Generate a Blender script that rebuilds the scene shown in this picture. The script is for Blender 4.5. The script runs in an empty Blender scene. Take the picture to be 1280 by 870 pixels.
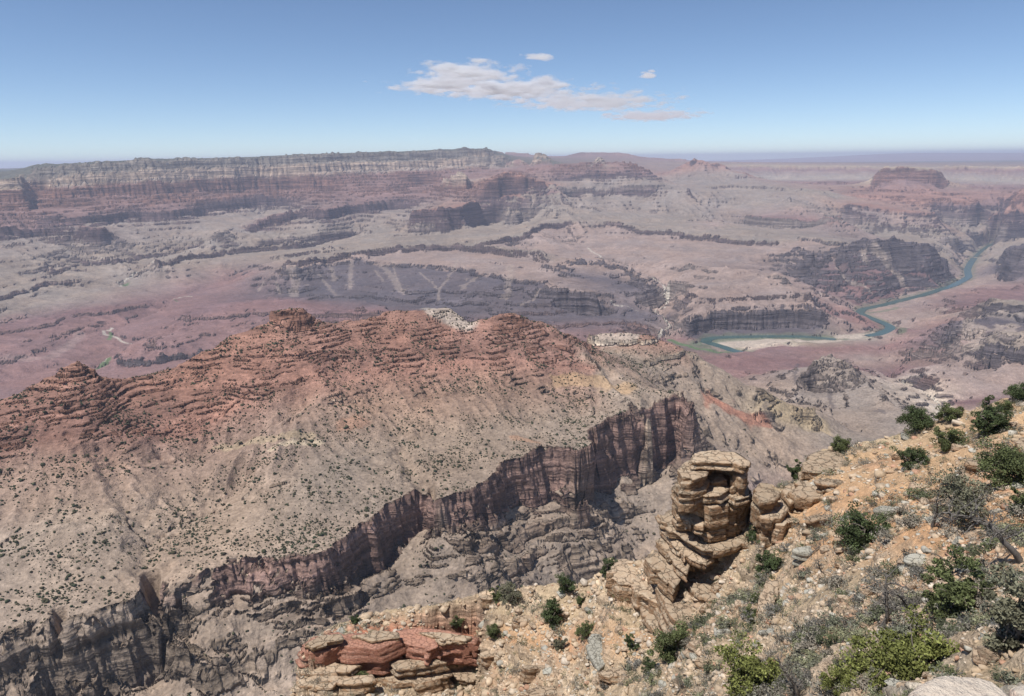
import bpy, math, random, time
import numpy as np
T0 = time.time()
C = bpy.context.scene.collection
R = math.radians
rng = np.random.default_rng(11)
random.seed(5)

# ------------------------------------------------------------------ camera, sky, sun, exposure
ZC = 1450.0                                   # eye height above the river, metres
PITCH = R(14.69); ROLL = -.0117; F = 900.0                    # focal length in pixels of a 1280 wide frame
cam = bpy.data.cameras.new('camera'); cam.sensor_width = 36; cam.lens = 36*F/1280
cam.clip_start = 0.5; cam.clip_end = 200000
co = bpy.data.objects.new('camera', cam); C.objects.link(co)
co.location = (0, 0, ZC); co.rotation_mode = 'QUATERNION'
from mathutils import Matrix
co.rotation_quaternion = (Matrix.Rotation(math.pi/2-PITCH, 3, 'X') @ Matrix.Rotation(ROLL, 3, 'Z')).to_quaternion()
sc = bpy.context.scene; sc.camera = co
SUN_EL = R(64); SUN_AZ = R(-123)               # azimuth measured clockwise from +Y (view direction)
w = bpy.data.worlds.new('World'); sc.world = w; w.use_nodes = True
nt = w.node_tree; sky = nt.nodes.new('ShaderNodeTexSky'); sky.sky_type = 'NISHITA'
sky.sun_disc = False; sky.sun_elevation = SUN_EL; sky.sun_rotation = SUN_AZ
sky.altitude = 4500; sky.air_density = 1.0; sky.dust_density = 0.05; sky.ozone_density = 2.2
bg = nt.nodes['Background']; nt.links.new(sky.outputs[0], bg.inputs[0]); bg.inputs[1].default_value = 0.11
sl = bpy.data.lights.new('sun', 'SUN'); sl.energy = 4.8; sl.angle = R(0.5); sl.color = (1, .965, .92)
so = bpy.data.objects.new('sun', sl); C.objects.link(so)
so.rotation_euler = (math.pi/2 - SUN_EL, 0, math.pi - SUN_AZ)
so.location = (0, 0, 4000)
sc.view_settings.view_transform = 'Standard'; sc.view_settings.look = 'None'
sc.view_settings.gamma = 1; sc.view_settings.exposure = 0.16
sc.cycles.volume_bounces = 8; sc.cycles.max_bounces = 10; sc.cycles.diffuse_bounces = 2
sc.cycles.volume_step_rate = 1.0; sc.cycles.volume_max_steps = 128
sc.cycles.use_denoising = True
def log(*a): print('[%.1f]' % (time.time()-T0), *a, flush=True)

# ------------------------------------------------------------------ helpers: pixels to rays
cp, sp = math.cos(PITCH), math.sin(PITCH)
def ray(px, py):
    """azimuth and downward tangent of the photo's ray through a pixel"""
    a = (np.asarray(px, float)-640)/F; b = (435-np.asarray(py, float))/F
    x = a*math.cos(ROLL)-b*math.sin(ROLL); u = a*math.sin(ROLL)+b*math.cos(ROLL)
    fw = cp + u*sp; v = -sp + u*cp
    h = np.hypot(fw, x)
    return np.arctan2(x, fw), -v/h
# ------------------------------------------------------------------ noise
def hash2(ix, iy, seed):
    h = (ix.astype(np.int64)*374761393 + iy.astype(np.int64)*668265263 + seed*1442695041) & 0xffffffff
    h = ((h ^ (h >> 13))*1274126177) & 0xffffffff
    return h ^ (h >> 16)
def noise(x, y, seed=0):
    ix = np.floor(x); iy = np.floor(y); fx = (x-ix).astype(np.float32); fy = (y-iy).astype(np.float32)
    ux = fx*fx*fx*(fx*(fx*6-15)+10); uy = fy*fy*fy*(fy*(fy*6-15)+10)
    def g(dx, dy):
        a = (hash2(ix+dx, iy+dy, seed) & 1023).astype(np.float32)*(2*math.pi/1024)
        return np.cos(a)*(fx-dx) + np.sin(a)*(fy-dy)
    a = g(0,0); b = g(1,0); c = g(0,1); d = g(1,1)
    return ((a+(b-a)*ux)*(1-uy) + (c+(d-c)*ux)*uy)*1.4
def fbm(x, y, octs=4, seed=0, gain=.5, ridged=False):
    s = 0; a = 1; t = 0
    for i in range(octs):
        n = noise(x*2**i + 17.3*i, y*2**i - 9.1*i, seed+i)
        if ridged: n = 1-2*np.abs(n)
        s = s+a*n; t += a; a *= gain
    return s/t
def noise1(z, seed):
    return noise(z, z*0+seed*3.7+.5, seed)
def worley(x, y, seed=0):
    ix = np.floor(x); iy = np.floor(y); f1 = np.full(x.shape, 9., np.float32); idv = np.zeros(x.shape, np.float32); f2 = f1.copy()
    for dx in (-1, 0, 1):
        for dy in (-1, 0, 1):
            h = hash2(ix+dx, iy+dy, seed)
            cx = ix+dx+(h & 255)/255.; cy = iy+dy+((h >> 8) & 255)/255.
            d = np.hypot(x-cx, y-cy).astype(np.float32); m = d < f1
            f2 = np.where(m, f1, np.minimum(f2, d)); f1 = np.where(m, d, f1)
            idv = np.where(m, ((h >> 16) & 255)/255., idv)
    return f1, f2, idv
def sstep(a, b, x):
    t = np.clip((x-a)/(b-a), 0, 1); return t*t*(3-2*t)
def terr(z, lam, sharp):
    t = z/lam; k = np.floor(t); f = t-k
    return lam*(k+sstep(.5-sharp, .5+sharp, f))

# ------------------------------------------------------------------ palette (albedo of ground, albedo of bare cliff)
P = dict(
 tan=(.25,.20,.158), grey=(.255,.205,.168), pink=(.28,.205,.17), red=(.215,.128,.115), redd=(.18,.105,.098), mtan2=(.29,.195,.145), rlw=(.19,.14,.105), mtan=(.295,.225,.17), rwest=(.20,.155,.12), kslope=(.165,.142,.115),
 supai=(.285,.158,.118), rgr2=(.17,.135,.115), rrd2=(.15,.095,.08), supfar=(.215,.132,.115), basalt=(.10,.082,.086), cream=(.29,.24,.195), sand=(.50,.41,.32),
 green=(.12,.135,.085), dgreen=(.088,.09,.07), ktan=(.33,.26,.18), soil=(.50,.31,.175), soil2=(.46,.33,.22),
 rtap=(.085,.06,.055), rrfar=(.085,.056,.054), rred=(.19,.122,.10), rdark=(.085,.07,.07), rcream=(.36,.28,.21), rsup=(.15,.08,.06), rgrey=(.26,.20,.15), rsn=(.21,.11,.078), rkai=(.33,.25,.185))
# ------------------------------------------------------------------ control lines -> smooth height field on a log-polar grid
class Field:
    def __init__(s, th0, th1, dth, r0, r1, dl):
        s.th0, s.dth, s.l0, s.dl = R(th0), R(dth), math.log(r0), dl
        s.nx = int((R(th1)-R(th0))/R(dth))+1; s.ny = int((math.log(r1)-s.l0)/dl)+1
        s.acc = np.zeros((s.ny, s.nx, 9)); s.lines = {}; s.vis = []; s.bk = []
    def put(s, th, r, z, val):
        i = np.round((np.log(r)-s.l0)/s.dl).astype(int); j = np.round((th-s.th0)/s.dth).astype(int)
        m = (i >= 0) & (i < s.ny) & (j >= 0) & (j < s.nx)
        v = np.empty((m.sum(), 9)); v[:, 0] = z[m]; v[:, 1:8] = val; v[:, 8] = 1
        np.add.at(s.acc, (i[m], j[m]), v)
    def line(s, name, pts, col='tan', rock='rtap', led=0., z=None, r=None, ref=None, sl=None, h=0, back=None, basecol=None, dlt=.006, wt=1.):
        """pts: photo pixels (x, y[, value]); z: on level z, r: at range r, ref+sl: up or down a slope from an earlier line.
        h: height in pixels of the cliff under the line; back: [(dr, dz)...] hidden ground behind it"""
        pts = np.array([tuple(p)+(np.nan,)*(3-len(p)) for p in pts], float)
        n = max(2, int(np.abs(np.diff(pts[:, 0])).sum()+np.abs(np.diff(pts[:, 1])).sum())*2)
        d = np.r_[0, np.cumsum(np.hypot(np.diff(pts[:, 0]), np.diff(pts[:, 1])))]; q = np.linspace(0, d[-1], n)
        px = np.interp(q, d, pts[:, 0]); py = np.interp(q, d, pts[:, 1]); v = np.interp(q, d, pts[:, 2])
        th, t = ray(px, py)
        if z is not None:
            zz = np.full(n, float(z)) if np.isnan(v).any() else v; rr = (ZC-zz)/t
        elif ref is not None:
            rth, rr0, rz0 = s.lines[ref]; o = np.argsort(rth)
            kk = np.ones(41)/41; sm_ = lambda q: np.convolve(np.pad(q, 20, 'edge'), kk, 'valid')
            g_ = np.linspace(rth.min(), rth.max(), 400); a = np.interp(th, g_, sm_(np.interp(g_, rth[o], rr0[o]))); b = np.interp(th, g_, sm_(np.interp(g_, rth[o], rz0[o])))
            rr = (ZC-b+sl*a)/(t+sl); zz = ZC-t*rr
        else:
            rr = np.full(n, float(r)) if np.isnan(v).any() else v; zz = ZC-t*rr
        val = P[col]+P[rock]+(led,)
        s.vis.append([name, th, t, np.log(rr), val, wt]); s.lines[name] = (th, rr, zz)
        if h:
            th2, t2 = ray(px, py+h); r2 = rr*(1-dlt); z2 = ZC-t2*r2
            s.vis.append([name+'_b', th2, t2, np.log(r2), P[basecol or col]+P[rock]+(led,), wt]); s.lines[name+'_b'] = (th2, r2, z2)
        for dr, dz in (back or []): s.bk.append((name, dr, dz, val))
        if back: s.lines[name+'_k'] = (th, rr+back[-1][0], zz+back[-1][1])
    def settle(s, split=None, keep=()):
        """let nearer lines be nearer: at every azimuth range must grow as the ray rises (isotonic fit), then smooth along each line"""
        for rnd in range(5):
            cols = {}
            for li, (nm, th, t, lr, val, wt) in enumerate(s.vis):
                if nm in keep: continue
                for k, (a, b, c) in enumerate(zip(np.round((th-s.th0)/s.dth).astype(int), t, lr)):
                    if split is not None and c > math.log(3000) and b > split(th[k]): continue
                    cols.setdefault(int(a), []).append((-b, c, wt, li, k))
            for a, q in cols.items():
                q.sort(); n = len(q); eps = .0016; st = []
                for i, (b, c, w_, li, k) in enumerate(q):
                    st.append([c-eps*i, w_, 1])
                    while len(st) > 1 and st[-2][0] > st[-1][0]:
                        v = st.pop(); u = st[-1]; st[-1] = [(u[0]*u[1]+v[0]*v[1])/(u[1]+v[1]), u[1]+v[1], u[2]+v[2]]
                i = 0
                for v, w_, m in st:
                    for _ in range(m): s.vis[q[i][3]][3][q[i][4]] = v+eps*i; i += 1
            if rnd < 4:
                for e in s.vis:
                    if len(e[3]) > 12 and e[5] <= 1:
                        kk = min(20, len(e[3])//4); e[3][:] = np.convolve(np.pad(e[3], kk, 'edge'), np.ones(2*kk+1)/(2*kk+1), 'valid')*.6+e[3]*.4
        for nm, th, t, lr, val, wt in s.vis:
            r = np.exp(lr); s.put(th, r, ZC-t*r, val); s.lines[nm] = (th, r, ZC-t*r)
        for nm, dr, dz, val in s.bk:
            th, r, z = s.lines[nm]; s.put(th, r+dr, z+dz, val)
    def solve(s, it=60):
        lv = [s.acc]
        while min(lv[-1].shape[:2]) > 12:
            a = lv[-1]; ny, nx = (a.shape[0]+1)//2, (a.shape[1]+1)//2
            b = np.zeros((ny*2, nx*2, 9)); b[:a.shape[0], :a.shape[1]] = a
            lv.append(b[0::2, 0::2]+b[1::2, 0::2]+b[0::2, 1::2]+b[1::2, 1::2])
        cur = None
        wx = 1/s.dth**2; wy = 1/s.dl**2; wx, wy = wx/(2*(wx+wy)), wy/(2*(wx+wy))
        for k in range(len(lv)-1, -1, -1):
            a = lv[k]; m = a[..., 8] > 0; c = (a[..., :8]/np.maximum(a[..., 8:], 1e-9)).astype(np.float32)
            if cur is None:
                cur = np.broadcast_to(c[m].mean(0), c.shape).astype(np.float32).copy()
            else:
                ny, nx = a.shape[:2]
                i = np.clip((np.arange(ny)-.5)/2, 0, cur.shape[0]-1); j = np.clip((np.arange(nx)-.5)/2, 0, cur.shape[1]-1)
                i0 = np.minimum(i.astype(int), cur.shape[0]-2); j0 = np.minimum(j.astype(int), cur.shape[1]-2)
                fi = (i-i0).astype(np.float32)[:, None, None]; fj = (j-j0).astype(np.float32)[None, :, None]
                u = cur[i0]*(1-fi)+cur[i0+1]*fi; cur = u[:, j0]*(1-fj)+u[:, j0+1]*fj
            md = m[..., None]; cur = np.where(md, c, cur)
            for n in range(400 if k > 3 else it):
                p = np.pad(cur, ((1, 1), (1, 1), (0, 0)), 'edge')
                new = wy*(p[:-2, 1:-1]+p[2:, 1:-1])+wx*(p[1:-1, :-2]+p[1:-1, 2:])
                cur = np.where(md, c, new)
        s.g = cur; return s
    def sample(s, th, lr, ch=slice(None)):
        i = np.clip((lr-s.l0)/s.dl, 0, s.ny-1.001); j = np.clip((th-s.th0)/s.dth, 0, s.nx-1.001)
        i0 = i.astype(int); j0 = j.astype(int); g = s.g[..., ch]
        fi = (i-i0).astype(np.float32); fj = (j-j0).astype(np.float32)
        if g.ndim == 3: fi = fi[..., None]; fj = fj[..., None]
        return (g[i0, j0]*(1-fi)+g[i0+1, j0]*fi)*(1-fj)+(g[i0, j0+1]*(1-fi)+g[i0+1, j0+1]*fi)*fj
    def grad(s, th, lr):
        """downhill gradient of a smoothed copy, in world axes"""
        if not hasattr(s, 'gx'):
            z = s.g[..., 0].copy()
            for _ in range(6):
                p = np.pad(z, 1, 'edge'); z = (p[:-2, 1:-1]+p[2:, 1:-1]+p[1:-1, :-2]+p[1:-1, 2:]+4*z)/8
            r = np.exp(s.l0+s.dl*np.arange(s.ny))[:, None]
            a = np.gradient(z, s.dl, axis=0)/r; b = np.gradient(z, s.dth, axis=1)/r
            t = (s.th0+s.dth*np.arange(s.nx))[None, :]
            s.gx = a*np.sin(t)+b*np.cos(t); s.gy = a*np.cos(t)-b*np.sin(t)
        i = np.clip(((lr-s.l0)/s.dl).astype(int), 0, s.ny-1); j = np.clip(((th-s.th0)/s.dth).astype(int), 0, s.nx-1)
        return s.gx[i, j], s.gy[i, j]
def gullies(x, y, gx, gy, wl, seed):
    """stripes that run downhill, like rills and spurs"""
    n = np.hypot(gx, gy)+1e-6; px, py = -gy/n, gx/n
    c = wl*1.6; ix = np.floor(x/c); iy = np.floor(y/c); s = 0; ws = 1e-6
    for dx in (-1, 0, 1):
        for dy in (-1, 0, 1):
            h = hash2(ix+dx, iy+dy, seed)
            cx = (ix+dx+.5+((h & 255)/255.-.5)*.8)*c; cy = (iy+dy+.5+(((h >> 8) & 255)/255.-.5)*.8)*c
            ex = x-cx; ey = y-cy; wt = np.exp(-(ex*ex+ey*ey)/(c*c*.35))
            s = s+wt*np.cos((ex*px+ey*py)*(2*math.pi/wl)+((h >> 16) & 255)/40.); ws = ws+wt
    return (s/ws).astype(np.float32)

# ------------------------------------------------------------------ the canyon: one height field from 500 m to 90 km
G = Field(-46, 46, .1, 500, 90000, .0035)
L = G.line
# river and low red basin
L('river_a', [(868,431),(877,427),(884,423.5),(900,422),(950,420.5),(1000,420),(1035,424),(1046,423)], 'green', 'rdark', z=0, wt=60.)
L('river_a2', [(877,427),(894,430),(912,437),(927,440)], 'green', 'rdark', z=0, wt=60.)
L('bar', [(903,434),(930,433),(965,428),(985,430)], 'sand', 'rdark', z=4)
L('river_b', [(1046,423),(1062,417.5),(1083,419),(1100,414),(1108,410),(1100,403),(1080,396),(1071,389),(1078,386)], 'pink', 'rdark', z=0, wt=60.)
L('bar2', [(1050,421),(1075,421),(1095,418)], 'sand', 'rdark', z=5)
L('river_c', [(1078,386),(1105,380.5),(1130,374),(1153,369),(1175,362),(1192,357),(1203,351),(1210,346),(1207,336),(1212,328),(1218,321)], 'pink', 'rdark', z=0, wt=60.)
L('river_d', [(1218,321),(1232,309),(1243,303)], 'tan', 'rdark', z=2, wt=60.)
L('bank_l', [(-60,505),(0,480),(40,468),(70,462),(100,480)], 'red', 'rdark', z=60)
L('wash_l', [(100,484,18),(119,462,24),(148,448,30),(173,430,60),(140,421,75),(150,412,85),(164,403,95),(201,391,120),(218,374,150),(250,362,175),(300,345,215)], 'red', 'rdark', z=1)
L('wash_l2', [(148,359,215),(162,349,235),(180,341,265),(194,332,310)], 'grey', 'rgr2', z=1)
L('hill_l1', [(-60,455),(0,445),(60,425),(90,418),(120,405)], 'red', 'rrd2', z=130, led=.5)
L('hill_l2', [(-60,420),(0,408),(50,402),(90,392),(140,385),(190,378)], 'redd', 'rrd2', z=185, led=.5)
L('hill_l3', [(-60,403),(0,392),(40,385),(90,372),(120,366)], 'grey', 'rgr2', z=240)
L('ledge_l', [(148,448),(160,452),(190,450),(225,443),(253,440),(290,428)], 'red', 'rdark', z=85, h=7)
L('hill_c1', [(190,430),(230,420),(280,410),(330,405)], 'red', 'rrd2', z=130, led=.5)
L('hill_c2', [(230,395),(270,385),(320,378),(345,375),(390,385),(450,388),(520,392)], 'redd', 'rrd2', z=190, led=.5)
L('foot_c', [(330,430),(420,415),(500,408),(600,420),(680,425),(740,432),(800,440)], 'red', 'rrd2', z=70, led=.5)
L('fan_c', [(640,400),(700,402),(740,398),(780,402),(810,410)], 'basalt', 'rrd2', z=130, led=.4)
L('foot_r', [(800,430),(835,425),(860,422),(868,426)], 'red', 'rrd2', z=14)
# dark wall over the river bend
L('wall_top', [(851,369),(870,370),(897,372),(930,369),(951,368),(985,366),(1008,365),(1015,372)], 'pink', 'rtap', z=250, h=5, led=.3)
L('wall_mid', [(855,395),(880,392),(900,389),(930,386),(961,384),(990,384),(1012,386),(1019,389)], 'pink', 'rdark', z=175, h=24, basecol='basalt')
L('wall_foot', [(860,420),(900,417),(950,416.5),(1000,416),(1019,418)], 'basalt', 'rdark', z=18)
L('red_toe', [(1021,395),(1040,390),(1060,393),(1078,400),(1090,407)], 'red', 'rdark', z=60, h=5)
L('red_toe2', [(1020,372),(1040,372),(1060,378),(1075,383)], 'pink', 'rrd2', z=95)
# promontory with dark slope
L('prom_rim', [(698,332),(710,327),(745,327),(776,333),(799,346),(811,351)], 'pink', 'rdark', z=345, h=5)
L('prom_ban', [(700,345),(740,348),(790,355),(812,366)], 'basalt', 'rdark', z=262, led=.5)
L('prom_foot', [(700,392),(760,396),(800,398),(832,396)], 'basalt', 'rdark', z=95)
L('wash_c', [(823,424,15),(838,409,28),(818,391,60),(834,381,80),(832,363,120),(804,345,190),(778,332,240),(734,313,310),(715,300,350)], 'pink', 'rgr2', z=1)
# dark rim D with pink bench and basalt slope
L('rimC', [(347,319),(362,317),(377,315),(405,312),(431,309)], 'tan', 'rtap', z=395, h=4.5)
L('rimD', [(351,328),(380,325),(417,318.5),(440,316),(469,312),(504,308),(534,307),(577,304.5),(600,308),(623,310),(651,315),(666,313),(675,322)], 'tan', 'rtap', z=415, h=8, basecol='pink')
L('bench1', [(600,325),(642,332),(694,338)], 'pink', 'rdark', z=345, h=2.5, led=.5)
L('bench2', [(351,338),(422,326),(464,327),(499,330.5),(548,332),(600,340),(635,349),(670,351),(700,363),(752,364)], 'pink', 'rdark', z=318, h=4.5, basecol='basalt', led=.3)
L('bas1', [(350,352),(420,352),(480,358),(550,362),(620,373),(700,380)], 'basalt', 'rdark', z=215, led=.5)
L('bas2', [(345,366),(400,374),(470,376),(550,384),(640,392)], 'basalt', 'rdark', z=150, led=.5)
# left dark rims on the platform
L('rimA0', [(-60,391),(0,374),(28,365),(45,358),(60,354),(95,349)], 'tan', 'rtap', z=330, h=7)
L('rimA1', [(50,341),(75,337),(96,334),(110,331)], 'tan', 'rtap', z=375, h=6)
L('rimA2', [(98,327),(125,325),(150,325),(172,321),(200,316),(222,312)], 'tan', 'rtap', z=392, h=7)
L('rimA2b', [(195,316),(215,307),(243,304)], 'tan', 'rtap', z=420, h=6)
L('rimB', [(194,326),(215,322),(234,319),(269,314),(296,310),(312,309),(341,306),(360,305),(379,303),(400,300),(425,296),(455,289)], 'tan', 'rtap', z=400, h=7)
# right side rims G, H
L('rimH', [(607,302,8800),(634,297,9200),(660,292,9500),(667,285,9800),(686,280,10200),(700,278,10400),(714,276,10600)], 'tan', 'rtap', r=1, h=7, basecol='pink')
L('rimG', [(748,276,10600),(765,278,10500),(786,282,10300),(795,287,10200),(820,287,10100),(838,289,10000),(857,293,9900),(886,295,9800),(920,299,9700),(945,301,9650),(967,301,9600)], 'tan', 'rtap', r=1, h=7, basecol='pink')
L('slopeG', [(860,330),(900,335),(940,340),(985,345)], 'pink', 'rgr2', z=330)
L('slopeG2', [(835,352),(880,358),(930,358),(990,356)], 'pink', 'rgr2', z=270)
L('slopeH', [(640,305),(680,318),(720,322),(760,322)], 'pink', 'rgr2', z=335)
L('cap', [(885,279),(895,275),(903,276),(906,279)], 'pink', 'rtap', r=10700, h=3, back=[(250,-60)])
L('rimI', [(1000,298),(1007,296),(1018,297),(1028,300),(1045,302),(1056,306)], 'tan', 'rdark', z=470, h=4.5, basecol='pink')
L('rimI2', [(1000,310),(1013,312),(1028,313),(1045,315)], 'pink', 'rdark', z=425, h=6)
# dark hill beside the river
L('hillR', [(1012,355),(1022,335),(1033,322),(1052,316),(1066,310),(1083,299),(1096,299.5),(1105,301),(1118,296),(1131,301),(1153,306),(1173,319),(1190,329),(1200,338)], 'basalt', 'rdark', ref='river_c', sl=.47, led=.4, back=[(350,-150)])
L('hillR_m', [(1030,370),(1050,352),(1090,345),(1130,340),(1165,345),(1190,348)], 'redd', 'rdark', ref='river_c', sl=.36, led=.5)
L('hillR_l', [(1035,382),(1070,376),(1110,368),(1150,360),(1180,354)], 'redd', 'rdark', ref='river_c', sl=.2, led=.6)
L('behindR', [(1060,300),(1100,292),(1140,293),(1175,308),(1195,320)], 'tan', 'rgr2', z=260)
# gorge upstream
L('gorge_l', [(1170,315),(1180,317),(1195,319)], 'tan', 'rdark', z=90, h=5)
L('gorge_m', [(1197,312),(1215,308),(1232,303),(1243,302),(1252,303)], 'tan', 'rdark', z=85, h=6)
L('gorge_r', [(1222,321),(1235,322),(1250,326),(1262,330)], 'tan', 'rdark', z=60, h=4)
L('gorge_r2', [(1225,316),(1245,309),(1262,302),(1280,297),(1320,292)], 'tan', 'rdark', z=110)
L('right_low', [(1215,345),(1235,350),(1250,346)], 'pink', 'rrd2', z=40)
L('cliffR', [(1250,341),(1256,325),(1262,316),(1270,309),(1285,306),(1320,303)], 'basalt', 'rdark', r=10300, h=20, back=[(300,-20)])
L('cliffR_f', [(1210,372),(1240,366),(1270,362),(1320,352)], 'red', 'rrd2', z=85, led=.6)
L('red_r1', [(1180,385),(1210,382),(1250,372),(1290,368)], 'redd', 'rrd2', z=95, led=.6)
# right-hand low hills
L('flat_r', [(1115,400),(1140,402),(1165,395),(1190,392)], 'pink', 'rrd2', z=45)
L('flat_r2', [(1120,415),(1160,415),(1190,410)], 'redd', 'rrd2', z=75)
L('mesaA', [(1225,390),(1227,385),(1235,381),(1255,382),(1280,385),(1320,390)], 'tan', 'rdark', r=6600, h=11, wt=4., basecol='grey')
L('mesaA_t', [(1232,378),(1260,377),(1320,378)], 'tan', 'rgr2', r=6800, back=[(500,-120)])
L('mesaA_s', [(1197,425),(1203,410),(1211,401),(1235,402),(1270,408),(1320,412)], 'basalt', 'rdark', z=230, led=.6)
L('mesaA_f', [(1150,440),(1180,445),(1200,440),(1215,436)], 'red', 'rgr2', z=110, led=.3)
L('mesaB', [(1234,440),(1236,433),(1252,434),(1265,436),(1280,439),(1320,444)], 'tan', 'rdark', r=5300, h=17, wt=4., basecol='pink')
L('mesaB_t', [(1243,429),(1260,424),(1280,422),(1320,420)], 'tan', 'rgr2', r=5550)
L('slopeB', [(1150,470),(1180,468),(1210,468),(1240,480),(1290,485)], 'pink', 'rrd2', z=160)
L('wash_r', [(1125,480,70),(1150,492,90),(1162,503,105),(1172,515,120),(1180,540,150)], 'sand', 'rdark', z=1)
L('low_r', [(1060,462),(1090,470),(1115,470),(1130,462)], 'redd', 'rrd2', z=60)
L('low_r2', [(1020,438),(1060,435),(1100,436),(1130,430)], 'red', 'rrd2', z=60)
L('low_r3', [(1060,455),(1100,450),(1140,452)], 'pink', 'rrd2', z=45)
L('low_r4', [(1180,505),(1210,495),(1250,500),(1300,510)], 'redd', 'rrd2', z=150)
L('low_m', [(905,447),(930,441),(950,436),(970,432),(990,430),(1010,433)], 'red', 'rrd2', z=45)
L('low_m2', [(915,458),(950,452),(985,450),(1010,452)], 'redd', 'rrd2', z=85)
L('low_m3', [(930,470),(950,478),(965,480)], 'red', 'rrd2', z=70)
# tonto platform and talus up to the redwall
L('plat_l', [(-60,350),(0,341),(40,335),(90,322),(150,313),(200,305),(260,298)], 'tan', 'rgr2', z=440)
L('tal_l', [(-60,330),(0,322),(60,315),(108,303),(140,308),(190,303),(230,296)], 'grey', 'rgr2', z=530)
L('rwL', [(-60,292),(0,287),(34,284),(69,283),(103,283),(131,284)], 'supfar', 'rrfar', z=745, h=13, basecol='grey', led=.9)
L('rwL2', [(46,274.5),(81,272),(107,271),(122,268),(138,267),(172,264),(186,264),(220,263),(250,257),(269,253),(300,250),(328,246),(346,246),(362,247),(375,252)], 'supfar', 'rrfar', z=815, h=12, basecol='grey', led=.9)
L('rwM', [(312,283,600),(330,274,680),(343,269,720),(360,266,740),(381,262,760),(410,263,765),(426,258,775),(469,254,780),(497,251,790),(517,251,790)], 'supfar', 'rrfar', z=1, h=12, basecol='grey', led=.9)
L('rwP', [(513,271,9900),(517,263,9950),(547,259,10100),(572,260,10200),(585,254,10600),(595,251,10900),(600,259,11000)], 'supai', 'rrfar', r=1, h=16, basecol='tan', led=.2)
L('valL', [(215,303),(260,293),(300,282),(330,268),(325,262)], 'grey', 'rgr2', z=600)
L('platC', [(290,300),(350,297),(400,292),(440,288),(500,285),(540,282)], 'tan', 'rgr2', z=480)
L('lip1', [(462,290),(495,289)], 'tan', 'rtap', z=470, h=1.5)
L('lip2', [(496,293),(540,291),(575,286)], 'tan', 'rtap', z=462, h=2.5)
L('lip3', [(583,285),(605,281),(626,278)], 'tan', 'rtap', z=475, h=2.5)
L('platD', [(480,302),(540,298),(600,297),(640,285),(670,275)], 'tan', 'rgr2', z=452)
L('rwQ', [(600,250),(626,244),(640,243),(648,247)], 'supai', 'rrfar', r=11800, h=6, basecol='tan')
L('rwQ2', [(652,235),(672,233),(690,231),(700,232),(702,240)], 'supai', 'rrfar', r=12400, h=4, basecol='tan')
L('rwQ3', [(640,243),(680,241),(700,240)], 'supfar', 'rrfar', r=12100, h=3, basecol='tan')
L('toeQ', [(620,268),(660,265),(700,262),(720,268)], 'tan', 'rgr2', r=11200)
L('rwF', [(714,249),(731,244),(755,242),(764,244),(785,245),(805,243),(820,240),(842,238),(860,236)], 'grey', 'rrfar', r=12600, h=3.5)
L('valF', [(715,262),(740,258),(757,264),(790,262),(820,268)], 'grey', 'rgr2', r=11700)
L('platF', [(755,272,11000),(790,276,10800),(830,280,10600),(870,270,11300),(920,285,10500),(960,290,10200)], 'tan', 'rgr2', r=1)
# the far middle: buttes and big slopes
L('supQ', [(540,230),(560,236),(600,228),(625,216),(650,222),(680,226)], 'supai', 'rsup', r=11200, led=.9)
L('knobQ', [(558,222),(565,216),(570,214),(575,219),(582,224)], 'cream', 'rcream', r=11000, h=3, back=[(200,-80)])
L('mesaT', [(634,217),(660,212),(697,205),(720,204),(745,203),(770,203),(791,203.5),(798,208),(814,214)], 'supfar', 'rsup', r=14000, h=2, led=.9, wt=4.)
L('mesaT_r', [(700,223),(730,218),(765,217),(800,217),(814,219)], 'supfar', 'rrfar', r=13300, h=6, basecol='grey', led=.9)
L('mesaT_f', [(690,233),(730,236),(765,234),(800,232),(830,228)], 'grey', 'rgr2', r=12400)
L('knobT', [(741,203),(745,198),(748,196.5),(752,200),(755,203)], 'cream', 'rcream', r=14100, h=3, back=[(200,-100)], wt=4.)
L('castle', [(669,204),(672,198),(674,193),(688,192),(691,196),(693,204)], 'dgreen', 'rkai', r=15500, h=6, back=[(350,-20),(700,-200)], wt=4.)
L('castle_f', [(660,208),(680,206),(700,208)], 'supfar', 'rsup', r=15300)
L('knobs', [(632,206),(640,203),(651,199),(657,203),(664,206)], 'supfar', 'rkai', r=15800, h=3, back=[(300,-100)], wt=4.)
L('farA', [(700,197),(703,197),(712,195),(717,192),(728,190),(757,190.5),(786,191.5),(800,195),(820,198),(848,198.5),(858,200)], 'supfar', 'rkai', r=25000, h=3, back=[(3000,-100)], led=.3, wt=4.)
L('farA0', [(612,195),(621,190.5),(640,190.5),(664,191.3)], 'supfar', 'rkai', r=25000, h=3, back=[(3000,-100)], led=.3, wt=4.)
L('mount', [(814,222),(835,217),(848,211),(860,205),(867,202),(871,198.5),(876,202),(883,201.5),(890,204),(897,204.5),(905,207),(912,214),(927,216),(945,224)], 'supai', 'rrfar', r=16500, led=.4, back=[(350,-120)], wt=4.)
L('mount_m', [(830,232),(855,224),(880,218),(910,222),(940,227)], 'grey', 'rrfar', r=15700)
L('mount_s', [(905,217),(915,217),(927,217.5)], 'grey', 'rred', r=16000, h=2)
L('rimJ', [(885,234),(920,232.5),(950,232.5),(975,233),(987,236)], 'tan', 'rtap', r=14500, h=4.5)
L('rimJ2', [(1000,236),(1010,236.5),(1030,238),(1049,244)], 'tan', 'rtap', r=14000, h=3)
L('basinM', [(860,262),(900,262),(930,258),(960,252),(990,246)], 'grey', 'rgr2', r=12800)
L('basinM2', [(930,270),(970,272),(1010,276),(1050,270)], 'red', 'rgr2', r=11300)
L('basinM3', [(870,274),(930,283),(980,287),(1030,284)], 'grey', 'rgr2', z=430)
L('humpM', [(988,262),(1000,259),(1020,262),(1028,266)], 'pink', 'rgr2', r=12000)
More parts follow.
